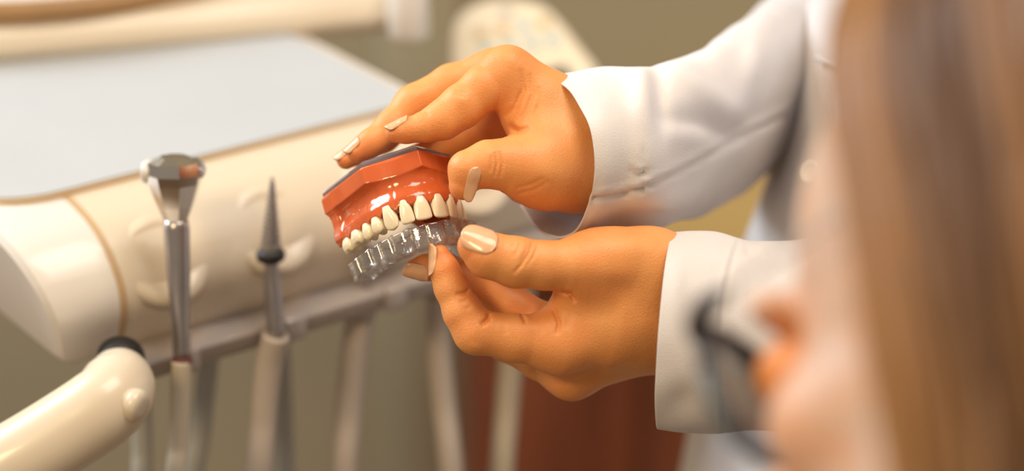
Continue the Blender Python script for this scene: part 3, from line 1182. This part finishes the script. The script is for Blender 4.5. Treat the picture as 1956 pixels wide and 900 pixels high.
# left hand: pinches the aligner from below
L_thumb = pts((906, 470, -1.7, 8.0), (932, 487, -1.6, 10.6), (985, 501, -1.4, 11.6), (1040, 507, -1.1, 11.2), (1085, 508, -0.8, 11.8), (1130, 508, -0.3, 14.5))
L_index = pts((840, 487, -0.2, 5.0), (849, 515, -0.2, 6.6), (862, 549, -0.2, 7.8), (884, 597, -0.3, 9.0), (908, 633, -0.3, 10.3), (985, 646, 0.0, 11.0), (1070, 655, 0.6, 14.2))
L_mid = pts((790, 513, 1.7, 4.4), (812, 511, 1.8, 5.8), (850, 512, 2.1, 7.0), (905, 536, 2.5, 8.2), (985, 587, 2.6, 9.3), (1080, 650, 2.4, 12.5))
L_ring = pts((930, 590, 3.9, 6.0), (905, 620, 4.0, 7.2), (965, 652, 3.6, 9.2), (1030, 684, 3.2, 10.2), (1092, 711, 2.9, 12.2))
L_pink = pts((985, 600, 5.4, 5.6), (960, 630, 5.4, 6.8), (1040, 670, 5.0, 8.6), (1105, 695, 4.6, 11.0))
L_palm = [C(1070, 655, 0.6, 14.2, 1230, 600, 1.4, 22), C(1080, 650, 2.4, 12.5, 1240, 600, 2.4, 20), C(1092, 711, 2.9, 12.2, 1250, 622, 2.8, 20),
          C(1105, 695, 4.6, 11, 1250, 630, 3.4, 18), C(1130, 508, -0.3, 14.5, 1240, 515, 1.0, 18.5), C(1185, 502, 0.0, 15.5, 1240, 520, 0.9, 18.5),
          C(1115, 575, 0.6, 13, 1180, 580, 0.8, 18), C(1098, 610, 1.0, 13, 1170, 620, 1.2, 19),
          C(1230, 525, 1.2, 19, 1420, 560, 2.6, 22), C(1240, 628, 2.0, 18.5, 1420, 640, 3.0, 22)]
L_grooves = [([(870, 562), (888, 560), (896, 552)], 3.5, 0.9, 1), ([(918, 622), (932, 610), (934, 598)], 4.5, 1.3, 1), ([(995, 600), (1002, 612), (1004, 620)], 3.5, 0.8, 1.5),
             ([(1058, 590), (1062, 602), (1068, 618), (1064, 640)], 4, 0.9, 2), ([(1072, 556), (1090, 562), (1100, 578)], 4, 1.0, 2), ([(1085, 600), (1082, 630)], 6, 0.3, 2),
             ([(1018, 462), (1010, 485), (996, 506), (980, 524)], 3.2, 0.7, 0.5), ([(1010, 465), (1002, 485), (990, 505)], 3, 0.35, 0.5), ([(1028, 468), (1018, 490), (1004, 512)], 3, 0.4, 0.5),
             ([(995, 463), (988, 480), (980, 492)], 3, 0.3, 0.5), ([(984, 462), (978, 474)], 3, 0.25, 0.5),
             ([(878, 578), (894, 572)], 3, 0.3, 1), ([(886, 592), (903, 584)], 3, 0.25, 1), ([(960, 618), (968, 640)], 6, 0.25, 1), ([(1030, 606), (1036, 640)], 6, 0.25, 1)]
L_bumps = [(905, 668, 18, 12, 20, 0.8, 1.5), (1085, 742, 32, 16, 10, 0.8, 5), (1215, 470, 55, 24, 0, 0.8, 2), (960, 625, 22, 14, 0, 0.5, 1), (1030, 622, 24, 16, 0, 0.6, 1.5),
           (905, 588, 14, 16, 0, 0.4, 1), (1150, 545, 60, 22, 5, -0.9, 1.5)]

R_field = hand_field([R_thumb, R_index, R_mid, R_ring, R_pink], [2, 2, 2, 2, 2], R_palm, [0.012, 0.008, 0.008, 0.008, 0.008], R_grooves, R_bumps)
L_field = hand_field([L_thumb, L_index, L_mid, L_ring, L_pink], [2, 2, 2, 2, 2], L_palm, [0.012, 0.008, 0.008, 0.008, 0.008], L_grooves, L_bumps)


def bounds(chains, palm, pad=0.012):
    q = [c[0] for ch in chains for c in ch]
    for a, ra, b, rb in palm:
        q += [a, b]
    q = np.array(q)
    return q.min(0) - pad - 0.02, q.max(0) + pad + 0.02


HV = 0.00062
parts_v, parts_f, flush_warm_light = [], [], []
nv = 0
for fld, chs, plm in ((R_field, [R_thumb, R_index, R_mid, R_ring, R_pink], R_palm), (L_field, [L_thumb, L_index, L_mid, L_ring, L_pink], L_palm)):
    lo, hi = bounds(chs, plm)
    v, f = extract(fld, lo, hi, HV)
    v = relax(v, f, 2, 0.4)
    red = np.zeros(len(v))
    for ch in chs:
        tip = ch[0][0]
        red = np.maximum(red, np.exp(-(np.linalg.norm(v - tip, axis=1) / 0.014) ** 2) * 0.7)
        for jt, r in ch[2:-1]:
            red = np.maximum(red, 0.45 * np.exp(-(np.linalg.norm(v - jt, axis=1) / 0.012) ** 2))
        red = np.maximum(red, 0.55 * np.exp(-(np.linalg.norm(v - ch[-1][0], axis=1) / 0.018) ** 2))
    parts_v.append(v)
    parts_f.append(f + nv)
    flush_warm_light.append(red)
    nv += len(v)

# torso, neck, head and arms under the coat, coarser
TY = 1.24
sh_far, sh_near = PY(1960, -262, 1.40), PY(1990, -262, 1.09)
nk = PY(2045, -330, TY)
wr_R, wr_L = H(1290, 258, 8.0), H(1410, 600, 2.8)
el_R, el_L = P(1500, 140, D0 + .25), P(1790, 600, D0 + .01)
HEADC = nk + np.array([-0.045, 0, 0.19])


def head_field(q):
    """q: head coordinates, x to the face, y to its left, z up; metres"""
    qa = q.copy()
    qa[:, 1] = np.abs(q[:, 1])
    d = ell(q, (-0.012, 0, 0.040), (0.096, 0.076, 0.092))
    d = smin(d, ell(q, (0.030, 0, -0.040), (0.060, 0.056, 0.078)), 0.03)
    d = smin(d, ball(q, (0.074, 0, -0.100), 0.016), 0.02)
    d = smin(d, cone(qa, (0.086, 0.008, 0.026), (0.080, 0.046, 0.022), 0.008, 0.006), 0.012)
    d = smin(d, ell(qa, (0.058, 0.044, -0.026), (0.022, 0.018, 0.018)), 0.016)
    d = -smin(-d, ball(qa, (0.101, 0.033, 0.002), 0.014), 0.012)
    d = smin(d, cone(q, (0.090, 0, 0.014), (0.112, 0, -0.026), 0.006, 0.0095), 0.008)
    d = smin(d, ball(qa, (0.100, 0.011, -0.030), 0.0068), 0.006)
    d = smin(d, ell(q, (0.090, 0, -0.056), (0.010, 0.022, 0.006)), 0.005)
    d = smin(d, ell(q, (0.088, 0, -0.067), (0.011, 0.020, 0.0065)), 0.005)
    d = d + 0.003 * np.exp(-((q[:, 2] + 0.0615) / 0.0018) ** 2 - (q[:, 1] / 0.022) ** 2) * (q[:, 0] > 0.05)
    ear = np.maximum(ell(qa, (-0.008, 0.077, -0.004), (0.019, 0.010, 0.032)), -ell(qa, (-0.003, 0.090, 0.000), (0.011, 0.010, 0.020)))
    d = smin(d, ear, 0.006)
    d = np.minimum(d, ball(qa, (0.082, 0.032, 0.002), 0.0122))
    return d


def body_f(p):
    hq = (p - HEADC.astype(np.float32)) * np.array([-1, -1, 1], np.float32)
    d = head_field(hq)
    d = smin(d, cone(p, HEADC + np.array([0.025, 0, -0.05]), nk + np.array([0.01, 0, -0.02]), 0.052, 0.062), 0.03)
    t = ell(p, nk + np.array([0.0, 0, -0.29]), (0.085, 0.13, 0.24))
    t = smin(t, cone(p, sh_far, sh_near, 0.036, 0.036), 0.03)
    d = smin(d, t, 0.05)
    for s, e, w in ((sh_far, el_R, wr_R), (sh_near, el_L, wr_L)):
        a = smin(cone(p, s, e, 0.032, 0.022), cone(p, e, w, 0.022, 0.018), 0.02)
        d = smin(d, a, 0.03)
    return d


v, f = extract(body_f, np.array([0.06, 0.98, 0.55]), np.array([0.70, 1.80, 1.60]), 0.005)
parts_v.append(v)
parts_f.append(f + nv)
flush_warm_light.append(np.zeros(len(v)))
dent = thing('person', 'dentist in a white lab coat holding a jaw model in both hands', 'person', (nk[0] + .02, nk[1], 0.50))
bme = quick_mesh(np.concatenate(parts_v), np.concatenate(parts_f))
set_attr(bme, 'flush_warm_light', np.concatenate(flush_warm_light))
body = link('body', bme, M['skin'], dent)


def nail(fld, c, axis, normal, length, width, curve=0.007):
    """curved plate grown on the skin: c centre (world), axis towards its free edge"""
    axis = nrm(axis)
    normal = nrm(normal - axis * (axis @ normal))
    side = np.cross(axis, normal)
    nu, nw = 17, 13
    P0 = np.zeros((nu, nw, 3))
    for i in range(nu):
        t = -1 + 2 * i / (nu - 1)
        ww = width / 2 * math.sqrt(max(0.05, 1 - 0.90 * abs(min(0, t + 0.4) / 0.6) ** 2.4)) * (1 - 0.16 * max(0, (t - 0.3) / 0.7) ** 2)
        for j in range(nw):
            s_ = -1 + 2 * j / (nw - 1)
            tt = t - (0.30 * s_ * s_ * max(0, (t - 0.2) / 0.8))
            P0[i, j] = c + axis * (tt * length / 2) + side * (s_ * ww) - normal * ((s_ * ww) ** 2 / (2 * curve))
    ts = np.linspace(0.009, -0.009, 145)
    q = (P0.reshape(-1, 1, 3) + ts[None, :, None] * normal).reshape(-1, 3).astype(np.float32)
    ins = fld(q).reshape(nu * nw, -1) < 0
    raw = np.where(ins.any(1), ts[np.argmax(ins, 1)], 9).reshape(nu, nw)
    tt_, ss_ = np.meshgrid(np.linspace(-1, 1, nu), np.linspace(-1, 1, nw), indexing='ij')
    med = np.median(raw[nu // 4:nu // 2 + 1, nw // 2 - 2:nw // 2 + 3])
    ok = (np.abs(raw - med) < 0.0028) & (tt_ < 0.35)
    basis = np.stack([np.ones_like(tt_), tt_, ss_, ss_ ** 2], -1)
    coef = np.linalg.lstsq(basis[ok], raw[ok], rcond=None)[0]
    coef[1] = np.clip(coef[1], -0.0035, 0.0012)
    coef[2] = np.clip(coef[2], -0.0015, 0.0015)
    coef[3] = np.clip(coef[3], -0.0018, 0.0010)
    fit = basis @ coef
    hgt = np.where(np.abs(raw - med) < 0.004, np.clip(raw, fit - 0.0010, fit + 0.0016), fit)
    hgt[tt_ > 0.35] = fit[tt_ > 0.35]
    for _ in range(4):
        hgt[1:-1] = (hgt[:-2] + 2 * hgt[1:-1] + hgt[2:]) / 4
        hgt[:, 1:-1] = (hgt[:, :-2] + 2 * hgt[:, 1:-1] + hgt[:, 2:]) / 4
    hgt = np.maximum(hgt, fit)
    vs = [P0[i, j] + normal * (hgt[i, j] + lay) for lay in (-0.0002, 0.00065) for i in range(nu) for j in range(nw)]
    g = ring_faces(nu, nw, False)
    fs = [q_[::-1] for q_ in g] + [tuple(kk + nu * nw for kk in q_) for q_ in g]
    rim = [i * nw for i in range(nu)] + [(nu - 1) * nw + j for j in range(1, nw)] + [i * nw + nw - 1 for i in range(nu - 2, -1, -1)] + [j for j in range(nw - 2, 0, -1)]
    for a_, b_ in zip(rim, rim[1:] + rim[:1]):
        fs.append((a_, b_, b_ + nu * nw, a_ + nu * nw))
    return fix_normals(obj('fingernail', vs, fs, M['nail'], dent))


for fld, c, axis, nr_, ln_, wd_, cv in (
        (R_field, H(897, 354, -1.4), V(.06, -.98, .05), V(.55, -.08, .82), 0.0160, 0.0058, 0.006),
        (R_field, H(757, 238, 0.5), V(-.95, -.25, .10), V(-.15, .91, .36), 0.0120, 0.0092, 0.006),
        (R_field, H(675, 284, 2.5), V(-.82, -.55, .05), V(-.45, .78, .42), 0.0100, 0.0078, 0.006),
        (R_field, H(654, 299, 4.3), V(-.86, -.50, .0), V(-.45, .85, .25), 0.0090, 0.0070, 0.006),
        (L_field, H(912, 459, -2.0), V(-.90, .40, .10), V(-.12, .38, .91), 0.0172, 0.0140, 0.0090),
        (L_field, H(828, 494, -0.25), V(-.16, .97, .06), V(-.88, -.10, .46), 0.0155, 0.0105, 0.006),
        (L_field, H(794, 516, 1.5), V(-.95, .10, .05), V(-.12, -.72, .68), 0.0130, 0.0092, 0.006)):
    nail(fld, c, axis, nr_, ln_, wd_, cv)


# ---- lab coat
def loft(name, stations, n_len, n_round, mat, parent, sculpt=None, folds=None, thick=0.0011, closed_end=False):
    """stations: (centre, half vector a, half vector b); a cosine, b sine"""
    cs = catmull([np.asarray(s[0]) for s in stations], n_len)
    as_ = catmull([np.asarray(s[1]) for s in stations], n_len)
    bs = catmull([np.asarray(s[2]) for s in stations], n_len)
    vs, ns, prm = [], [], []
    for i in range(n_len):
        for j in range(n_round):
            t = 2 * math.pi * j / n_round
            vs.append(cs[i] + as_[i] * math.cos(t) + bs[i] * math.sin(t))
            ns.append(nrm(as_[i] * math.cos(t) / (as_[i] @ as_[i]) + bs[i] * math.sin(t) / (bs[i] @ bs[i])))
            prm.append((i / (n_len - 1), t))
    vs, ns, prm = np.array(vs), np.array(ns), np.array(prm)
    front = np.clip(-(ns @ CF) * 2.0, 0, 1)
    if folds is not None:
        vs = vs + ns * folds(vs, prm)[:, None]
    if sculpt:
        x, y, d = proj(vs)
        disp = np.zeros(len(vs))
        for sc_ in sculpt:
            if sc_[0] == 'line':
                g = dist_poly(x, y, sc_[1])
                disp += sc_[3] / 1000 * np.exp(-(g / sc_[2]) ** 2)
            else:
                _, bx, by, rx, ry, ang, amp = sc_
                ca, sa = math.cos(math.radians(ang)), math.sin(math.radians(ang))
                q1 = ((x - bx) * ca + (y - by) * sa) / rx
                q2 = (-(x - bx) * sa + (y - by) * ca) / ry
                disp += 1.5 * amp / 1000 * np.exp(-q1 * q1 - q2 * q2)
        vs = vs + ns * (disp * front)[:, None]
    fs = ring_faces(n_len, n_round)
    if closed_end:
        fs.append(tuple(range((n_len - 1) * n_round, n_len * n_round)))
    o = obj(name, vs, fs, mat, parent)
    fix_normals(o)
    so = o.modifiers.new('cloth', 'SOLIDIFY')
    so.thickness = thick
    so.offset = -1
    return o


def wr(scale, amp, seed):
    def fn(v, prm):
        q = v * np.array([1.0, 1.0, 1.0])
        return amp * (vnoise(q, scale, seed) + 0.5 * vnoise(q, scale * 2.3, seed + 1))
    return fn


def st(x, y, cm, up_px, lean_px, dep_cm, shift_px, k=None):
    """ring round a pixel: half height (px), sideways lean of its top (px), half depth (cm), sideways shift of its near side (px)"""
    d = D0 + cm / 100
    s = d / FPX
    return (P(x, y, d), V(lean_px * s, up_px * s, 0.0), V(shift_px * s, 0, dep_cm / 100))


coat_t = loft('lab_coat', [(PY(x + hw * FPX * (math.cos(TH) + math.sin(TH) * (450 - y) / FPX) / (TY + oy), y, TY + oy), np.array([-hw, 0, 0]), np.array([0, -hb, 0])) for x, y, hw, hb, oy in
                          [(1825, -420, .060, .062, 0), (1760, -390, .080, .10, 0), (1660, -345, .110, .17, 0), (1600, -285, .128, .195, 0), (1598, -200, .130, .205, 0), (1590, -100, .130, .205, 0), (1573, 0, .130, .205, 0), (1532, 130, .132, .205, 0), (1490, 300, .134, .205, 0), (1440, 460, .136, .205, 0), (1395, 640, .142, .21, 0),
                           (1335, 830, .155, .215, 0), (1300, 960, .165, .22, 0), (1240, 1250, .175, .23, 0)]],
              90, 96, M['coat'], dent, sculpt=[('line', [(1600, -40), (1560, 120), (1530, 260), (1470, 470)], 12, -2.5), ('line', [(1640, -40), (1600, 120), (1570, 260), (1500, 500)], 10, -1.5)], folds=wr(14, 0.010, 3))
sR = loft('sleeve', [st(1050, 306, 3.0, 150, -16, 4.6, 80), st(1090, 300, 3.2, 156, -8, 4.7, 64), st(1150, 289, 3.9, 158, 5, 4.8, 40), st(1230, 283, 4.8, 158, 12, 5.0, 20),
                     st(1320, 258, 9, 165, 20, 5.2, 10), st(1400, 215, 15.5, 180, 30, 5.6, 40), st(1470, 160, 23, 190, 40, 6.0, 60), st(1560, 70, 28, 200, 60, 6.4, 60), st(1680, -80, 29.5, 190, 110, 6.8, 30), st(1810, -185, 29, 185, 140, 7.0, 0), st(1930, -262, 28, 165, 150, 6.8, 0), st(2010, -300, 27, 140, 140, 6.0, 0)],
          150, 120, M['coat'], coat_t, folds=wr(28, 0.0045, 7), sculpt=[
              ('line', [(1137, 379), (1180, 373), (1224, 362), (1280, 337), (1356, 296), (1505, 217)], 5, -3.0),
              ('line', [(1140, 372), (1180, 365), (1224, 354), (1280, 328), (1356, 288), (1505, 208)], 7, 1.2),
              ('blob', 1262, 190, 16, 75, -6, -3.0), ('blob', 1225, 200, 24, 90, 0, 2.2), ('blob', 1360, 190, 70, 26, 38, 4.5), ('blob', 1345, 240, 75, 22, 15, -3.5),
              ('blob', 1330, 255, 40, 25, 0, 2.0), ('blob', 1420, 240, 60, 24, -35, -3.0), ('blob', 1300, 380, 55, 22, -15, 2.0), ('blob', 1220, 420, 60, 26, -10, -2.0), ('blob', 1440, 130, 22, 60, 10, 3.0),
              ('line', [(1228, 285), (1229, 325), (1228, 362)], 4, -0.7), ('line', [(1205, 327), (1228, 331), (1244, 326)], 4, -1.5), ('line', [(1208, 319), (1226, 322)], 4, 1.0)])
sL = loft('sleeve', [st(1272, 631, 1.6, 192, 14, 4.6, -26), st(1310, 633, 1.7, 196, 10, 4.7, -22), st(1360, 637, 1.9, 194, 6, 4.8, -14), st(1405, 641, 2.1, 186, 4, 4.8, -8), st(1440, 642, 2.2, 182, 2, 4.8, -4), st(1540, 642, 2.4, 184, 0, 5, 0),
                     st(1660, 640, 2.4, 200, 0, 5.4, 0), st(1770, 625, 1.8, 215, -60, 6, 0), st(1815, 520, 0.5, 150, -160, 6.2, 0), st(1825, 380, -1.5, 40, -215, 6.4, 0), st(1830, 150, -2.5, 0, -225, 6.6, 0), st(1870, -80, -3.2, 60, -215, 6.6, 0), st(1950, -220, -3.6, 130, -170, 6.4, 0), st(2030, -280, -2.0, 150, -120, 6, 0)],
          150, 120, M['coat'], coat_t, folds=wr(26, 0.0030, 11), sculpt=[
              ('line', [(1412, 458), (1398, 500), (1384, 560), (1376, 640), (1380, 740), (1386, 828)], 4, -1.0), ('line', [(1402, 458), (1388, 500), (1374, 560), (1366, 640), (1370, 740), (1376, 828)], 5, 0.6),
              ('line', [(1430, 480), (1480, 520)], 8, -1.2), ('blob', 1300, 770, 30, 30, 0, -1.5), ('blob', 1290, 560, 20, 60, 0, 1.0)])
cco = np.array([list(v_.co) for v_ in coat_t.data.vertices]) + WPOS[coat_t]
cx_, cy_, cd_ = proj(cco)


def on_coat(px, py):
    m = np.argsort((cx_ - px) ** 2 + (cy_ - py) ** 2)[:8]
    return P(px, py, float(cd_[m].min()) - 0.002)


obj('pocket_edge', *tube([on_coat(x, y) for x, y in ((1560, 110), (1580, 117), (1600, 124), (1622, 131))], 0.0016, 8), M['coat'], coat_t)
for by in (330, 560):
    xb = np.interp(by, [0, 130, 300, 460, 640], [1573, 1532, 1490, 1440, 1395]) + 70
    c = on_coat(xb, by)
    obj('button', *lathe(c, V(-.5, 0, .87), [(0.0062, -0.001), (0.0062, 0.001), (0.0052, 0.0018), (0.0042, 0.0010), (0.001, 0.0010)], 20), M['white'], coat_t)
pr2 = [(0.034 * math.sin(t), -0.034 * math.cos(t)) for t in np.linspace(0.05, math.pi - 0.05, 20)]
obj('shirt', *lathe(on_coat(1775, -55) + CF * 0.020, V(0, 1, 0.1), pr2, 32), M['shirt'], dent)


def dentist_cap(p):
    q = (p - HEADC.astype(np.float32)) * np.array([-1, -1, 1], np.float32)
    d = ell(q, (-0.016, 0, 0.044), (0.101, 0.083, 0.098))
    d = np.maximum(d, (q[:, 0] - (0.030 + 0.30 * q[:, 2])) * 0.9)
    d = np.maximum(d, -0.06 - q[:, 2])
    th = np.arctan2(q[:, 1], q[:, 2] + 0.02)
    return d + 0.0012 * np.sin(th * 60)


vh, fhh = extract(dentist_cap, HEADC - 0.15, HEADC + 0.17, 0.004)
link('hair', quick_mesh(vh, fhh), M['dhair'], dent)


# ------------------------------------------------------------------ the patient, close to the camera
fh = nrm(V(-.71, -.34, -.62))
uh = V(.24, .93, -.24)
uh = nrm(uh - fh * (uh @ fh))
lh = np.cross(uh, fh)
HM = np.array([fh, lh, uh])
hinge = P(1336, 604, 0.82)
PH = hinge - (0.092 * fh + 0.067 * lh + 0.016 * uh)


def Q(x, y, z):
    return PH + fh * x + lh * y + uh * z


trunk = PH + np.array([0.03, -0.03, -0.52])


def patient_f(p):
    q = (p - PH.astype(np.float32)) @ HM.T.astype(np.float32)
    d = head_field(q)
    d = smin(d, cone(p, Q(-0.02, 0, -0.05), PH + np.array([0.03, -0.02, -0.19]), 0.052, 0.060), 0.03)
    t = ell(p, trunk, (0.16, 0.13, 0.30))
    ax = nrm(lh * (1, 1, 0))
    t = smin(t, cone(p, PH + np.array([0.03, -0.02, -0.26]) - ax * 0.15, PH + np.array([0.03, -0.02, -0.26]) + ax * 0.15, 0.055, 0.055), 0.06)
    return smin(d, t, 0.04)


pat = thing('person', 'patient with brown hair and glasses in the blurred foreground looking away', 'person', trunk + np.array([0, 0, -0.28]))
v1, f1 = extract(patient_f, PH - np.array([0.16, 0.16, 0.16]), PH + np.array([0.16, 0.16, 0.16]), 0.0022)
pme = quick_mesh(v1, f1)
hq = (v1 - PH) @ HM.T
fl_ = 0.5 * np.exp(-(np.linalg.norm(hq - np.array([0.105, 0, -0.03]), axis=1) / 0.03) ** 2) + 0.4 * np.exp(-(np.linalg.norm(np.stack([hq[:, 0], np.abs(hq[:, 1]), hq[:, 2]], 1) - np.array([0.07, 0.045, -0.03]), axis=1) / 0.03) ** 2)
fl_ = np.maximum(fl_, 1.1 * np.exp(-(np.linalg.norm(hq - np.array([0.085, 0.030, 0.0]), axis=1) / 0.026) ** 2))  # warm light on the near eye socket, painted into the skin colour
set_attr(pme, 'flush_warm_light', fl_)
link('body', pme, M['face'], pat)


def patient_shirt(p):
    t = ell(p, trunk, (0.172, 0.142, 0.31))
    ax = nrm(lh * (1, 1, 0))
    t = smin(t, cone(p, PH + np.array([0.03, -0.02, -0.26]) - ax * 0.15, PH + np.array([0.03, -0.02, -0.26]) + ax * 0.15, 0.065, 0.065), 0.06)
    t = smin(t, cone(p, PH + np.array([0.03, -0.02, -0.165]), PH + np.array([0.03, -0.02, -0.26]), 0.066, 0.09), 0.04)
    return np.maximum(t, p[:, 2] - (PH[2] - 0.165))


v2, f2 = extract(patient_shirt, trunk - np.array([0.28, 0.28, 0.34]), trunk + np.array([0.28, 0.28, 0.40]), 0.007)
link('shirt', quick_mesh(v2, f2), M['chair'], pat)

# hair: a close cap and long locks falling from the parting
rnd = random.Random(12)


def cap_f(p):
    q = (p - PH.astype(np.float32)) @ HM.T.astype(np.float32)
    d = ell(q, (-0.014, 0, 0.042), (0.102, 0.083, 0.099))
    x, y, z = q[:, 0], np.abs(q[:, 1]), q[:, 2]
    face = 0.058 - x + 0.55 * (z - 0.075) * (z > 0.075) * -1.0
    cut = x - (0.010 + 0.20 * z)
    d = np.maximum(d, cut * 0.9)
    d = np.maximum(d, -0.075 - z)
    return d


v3, f3 = extract(cap_f, PH - np.array([0.15, 0.15, 0.15]), PH + np.array([0.15, 0.15, 0.17]), 0.003)
lv, lf, tone = [v3], [f3], [np.full(len(v3), 0.18)]
n0 = len(v3)
for side in (1, -1):
    for k in range(230):
        x0 = -0.10 + 0.125 * ((k % 115) + rnd.random()) / 115
        lay = rnd.uniform(0.0, 0.012)
        back = rnd.uniform(0.0, 0.012) + 0.024 * max(0, (x0 + 0.03) / 0.06)
        ln_ = rnd.uniform(0.10, 0.22)
        pth = []
        for t in np.linspace(0, 1, 22):
            ph = min(t / 0.5, 1) * math.radians(98)
            x = x0 - back * min(1, t * 1.6) + 0.004 * math.sin(6 * t + k)
            e = math.sqrt(max(0.03, 1 - ((x + 0.014) / 0.112) ** 2))
            yy = (0.086 + lay) * e * math.sin(ph) + 0.004
            zz = 0.042 + (0.101 + lay) * e * math.cos(ph)
            if t > 0.5:
                zz -= ln_ * (t - 0.5) * 2
                yy -= 0.016 * ((t - 0.5) * 2) ** 2
            pth.append(Q(x, side * yy, zz))
        w_ = rnd.uniform(0.0016, 0.0034)
        rr = w_ * np.sin(np.clip(np.linspace(0.12, 1.0, 22) * math.pi * 0.92, 0, math.pi)) ** 0.5
        tv, tf = tube(pth, rr, 6, False)
        lv.append(np.array(tv))
        lf.append(np.array(tf) + n0)
        n0 += len(tv)
        base = 0.5 + 0.5 * math.sin(x0 * 95 + side)
        tone.append(np.full(len(tv), min(1, max(0, 0.03 + 0.34 * base * rnd.uniform(0.4, 1.1) + 0.32 * min(1, max(0, (x0 + 0.005) / 0.040)) * rnd.uniform(0.75, 1.0)))))
for k in range(190):                          # locks falling over the back of the head
    az = math.radians(100 + 160 * (k + rnd.random()) / 190)
    lay = rnd.uniform(0.0, 0.010)
    ln_ = rnd.uniform(0.10, 0.20)
    pth = []
    for t in np.linspace(0, 1, 20):
        ph = min(t / 0.5, 1) * math.radians(95) + 0.10
        x = -0.014 + (0.104 + lay) * math.cos(az) * math.sin(ph)
        y = (0.086 + lay) * math.sin(az) * math.sin(ph) + 0.003 * math.sin(5 * t + k)
        z = 0.042 + (0.101 + lay) * math.cos(ph)
        if t > 0.5:
            z -= ln_ * (t - 0.5) * 2
            x += 0.020 * ((t - 0.5) * 2) ** 2
        pth.append(Q(x, y, z))
    w_ = rnd.uniform(0.0018, 0.0038)
    rr = w_ * np.sin(np.clip(np.linspace(0.12, 1.0, 20) * math.pi * 0.92, 0, math.pi)) ** 0.5
    tv, tf = tube(pth, rr, 6, False)
    lv.append(np.array(tv))
    lf.append(np.array(tf) + n0)
    n0 += len(tv)
    tone.append(np.full(len(tv), min(1, max(0, 0.25 * rnd.random() + 0.25 * (0.5 + 0.5 * math.sin(az * 9))))))
hme = quick_mesh(np.concatenate(lv), np.concatenate(lf))
set_attr(hme, 'tone', np.concatenate(tone))
link('hair', hme, M['hair'], pat)

# eyes and spectacles
for sgn in (1, -1):
    c = Q(0.0825, sgn * 0.032, 0.002)
    obj('iris', *lathe(c, fh, [(0.0062, 0.0105), (0.0055, 0.0117), (0.003, 0.0124), (0.0008, 0.0126)], 20), M['frame'], pat)
gl = thing('eyeglasses', 'dark framed glasses on the face of the blurred patient', 'glasses', Q(0.105, 0, 0.0))


def rim(sgn):
    out = []
    for a in np.linspace(0, 2 * math.pi, 49):
        c, s = math.cos(a), math.sin(a)
        y = 0.037 + 0.027 * math.copysign(abs(c) ** 0.72, c)
        z = -0.003 + 0.021 * math.copysign(abs(s) ** 0.72, s)
        x = 0.1015 - 0.010 * ((y - 0.0) / 0.066) ** 2 + 0.10 * z
        out.append((x, sgn * y, z))
    return out


for sgn in (1, -1):
    rp_ = rim(sgn)
    up_ = [Q(*q) for q in rp_[:26]]
    lo_ = [Q(*q) for q in rp_[24:]]
    obj('brow_bar', *tube(up_, 0.0034, 10), M['frame'], gl)
    obj('lower_rim', *tube(lo_, 0.0022, 10), M['teal'], gl)
    cen_ = np.mean([Q(*q) for q in rp_[:-1]], axis=0)
    bm_v = [Q(*q) for q in rp_[:-1]]
    nL = len(bm_v)
    fr_ = [b + fh * 0.0008 for b in bm_v] + [b - fh * 0.0008 for b in bm_v] + [cen_ + fh * 0.0022, cen_ + fh * 0.0004]
    fcs = [(i, (i + 1) % nL, 2 * nL) for i in range(nL)] + [(nL + (i + 1) % nL, nL + i, 2 * nL + 1) for i in range(nL)] + [(i, nL + i, nL + (i + 1) % nL, (i + 1) % nL) for i in range(nL)]
    fix_normals(obj('lens', fr_, fcs, M['lens'], gl))
    obj('temple_arm', *tube(catmull([Q(0.093, sgn * 0.065, 0.013), Q(0.086, sgn * 0.071, 0.015), Q(0.04, sgn * 0.080, 0.018), Q(-0.005, sgn * 0.083, 0.022), Q(-0.03, sgn * 0.084, 0.0)], 24), 0.0010, 8), M['rail'], gl)
    obj('end_piece', *tube(catmull([Q(0.100, sgn * 0.056, 0.014), Q(0.095, sgn * 0.065, 0.014), Q(0.086, sgn * 0.071, 0.0155), Q(0.074, sgn * 0.0745, 0.0163)], 14), [0.0042] * 10 + [0.0038, 0.0032, 0.0024, 0.0014], 10), M['frame'], gl)
obj('bridge', *tube(catmull([Q(0.1015, 0.011, 0.004), Q(0.109, 0, 0.012), Q(0.1015, -0.011, 0.004)], 12), 0.0022, 10), M['frame'], gl)
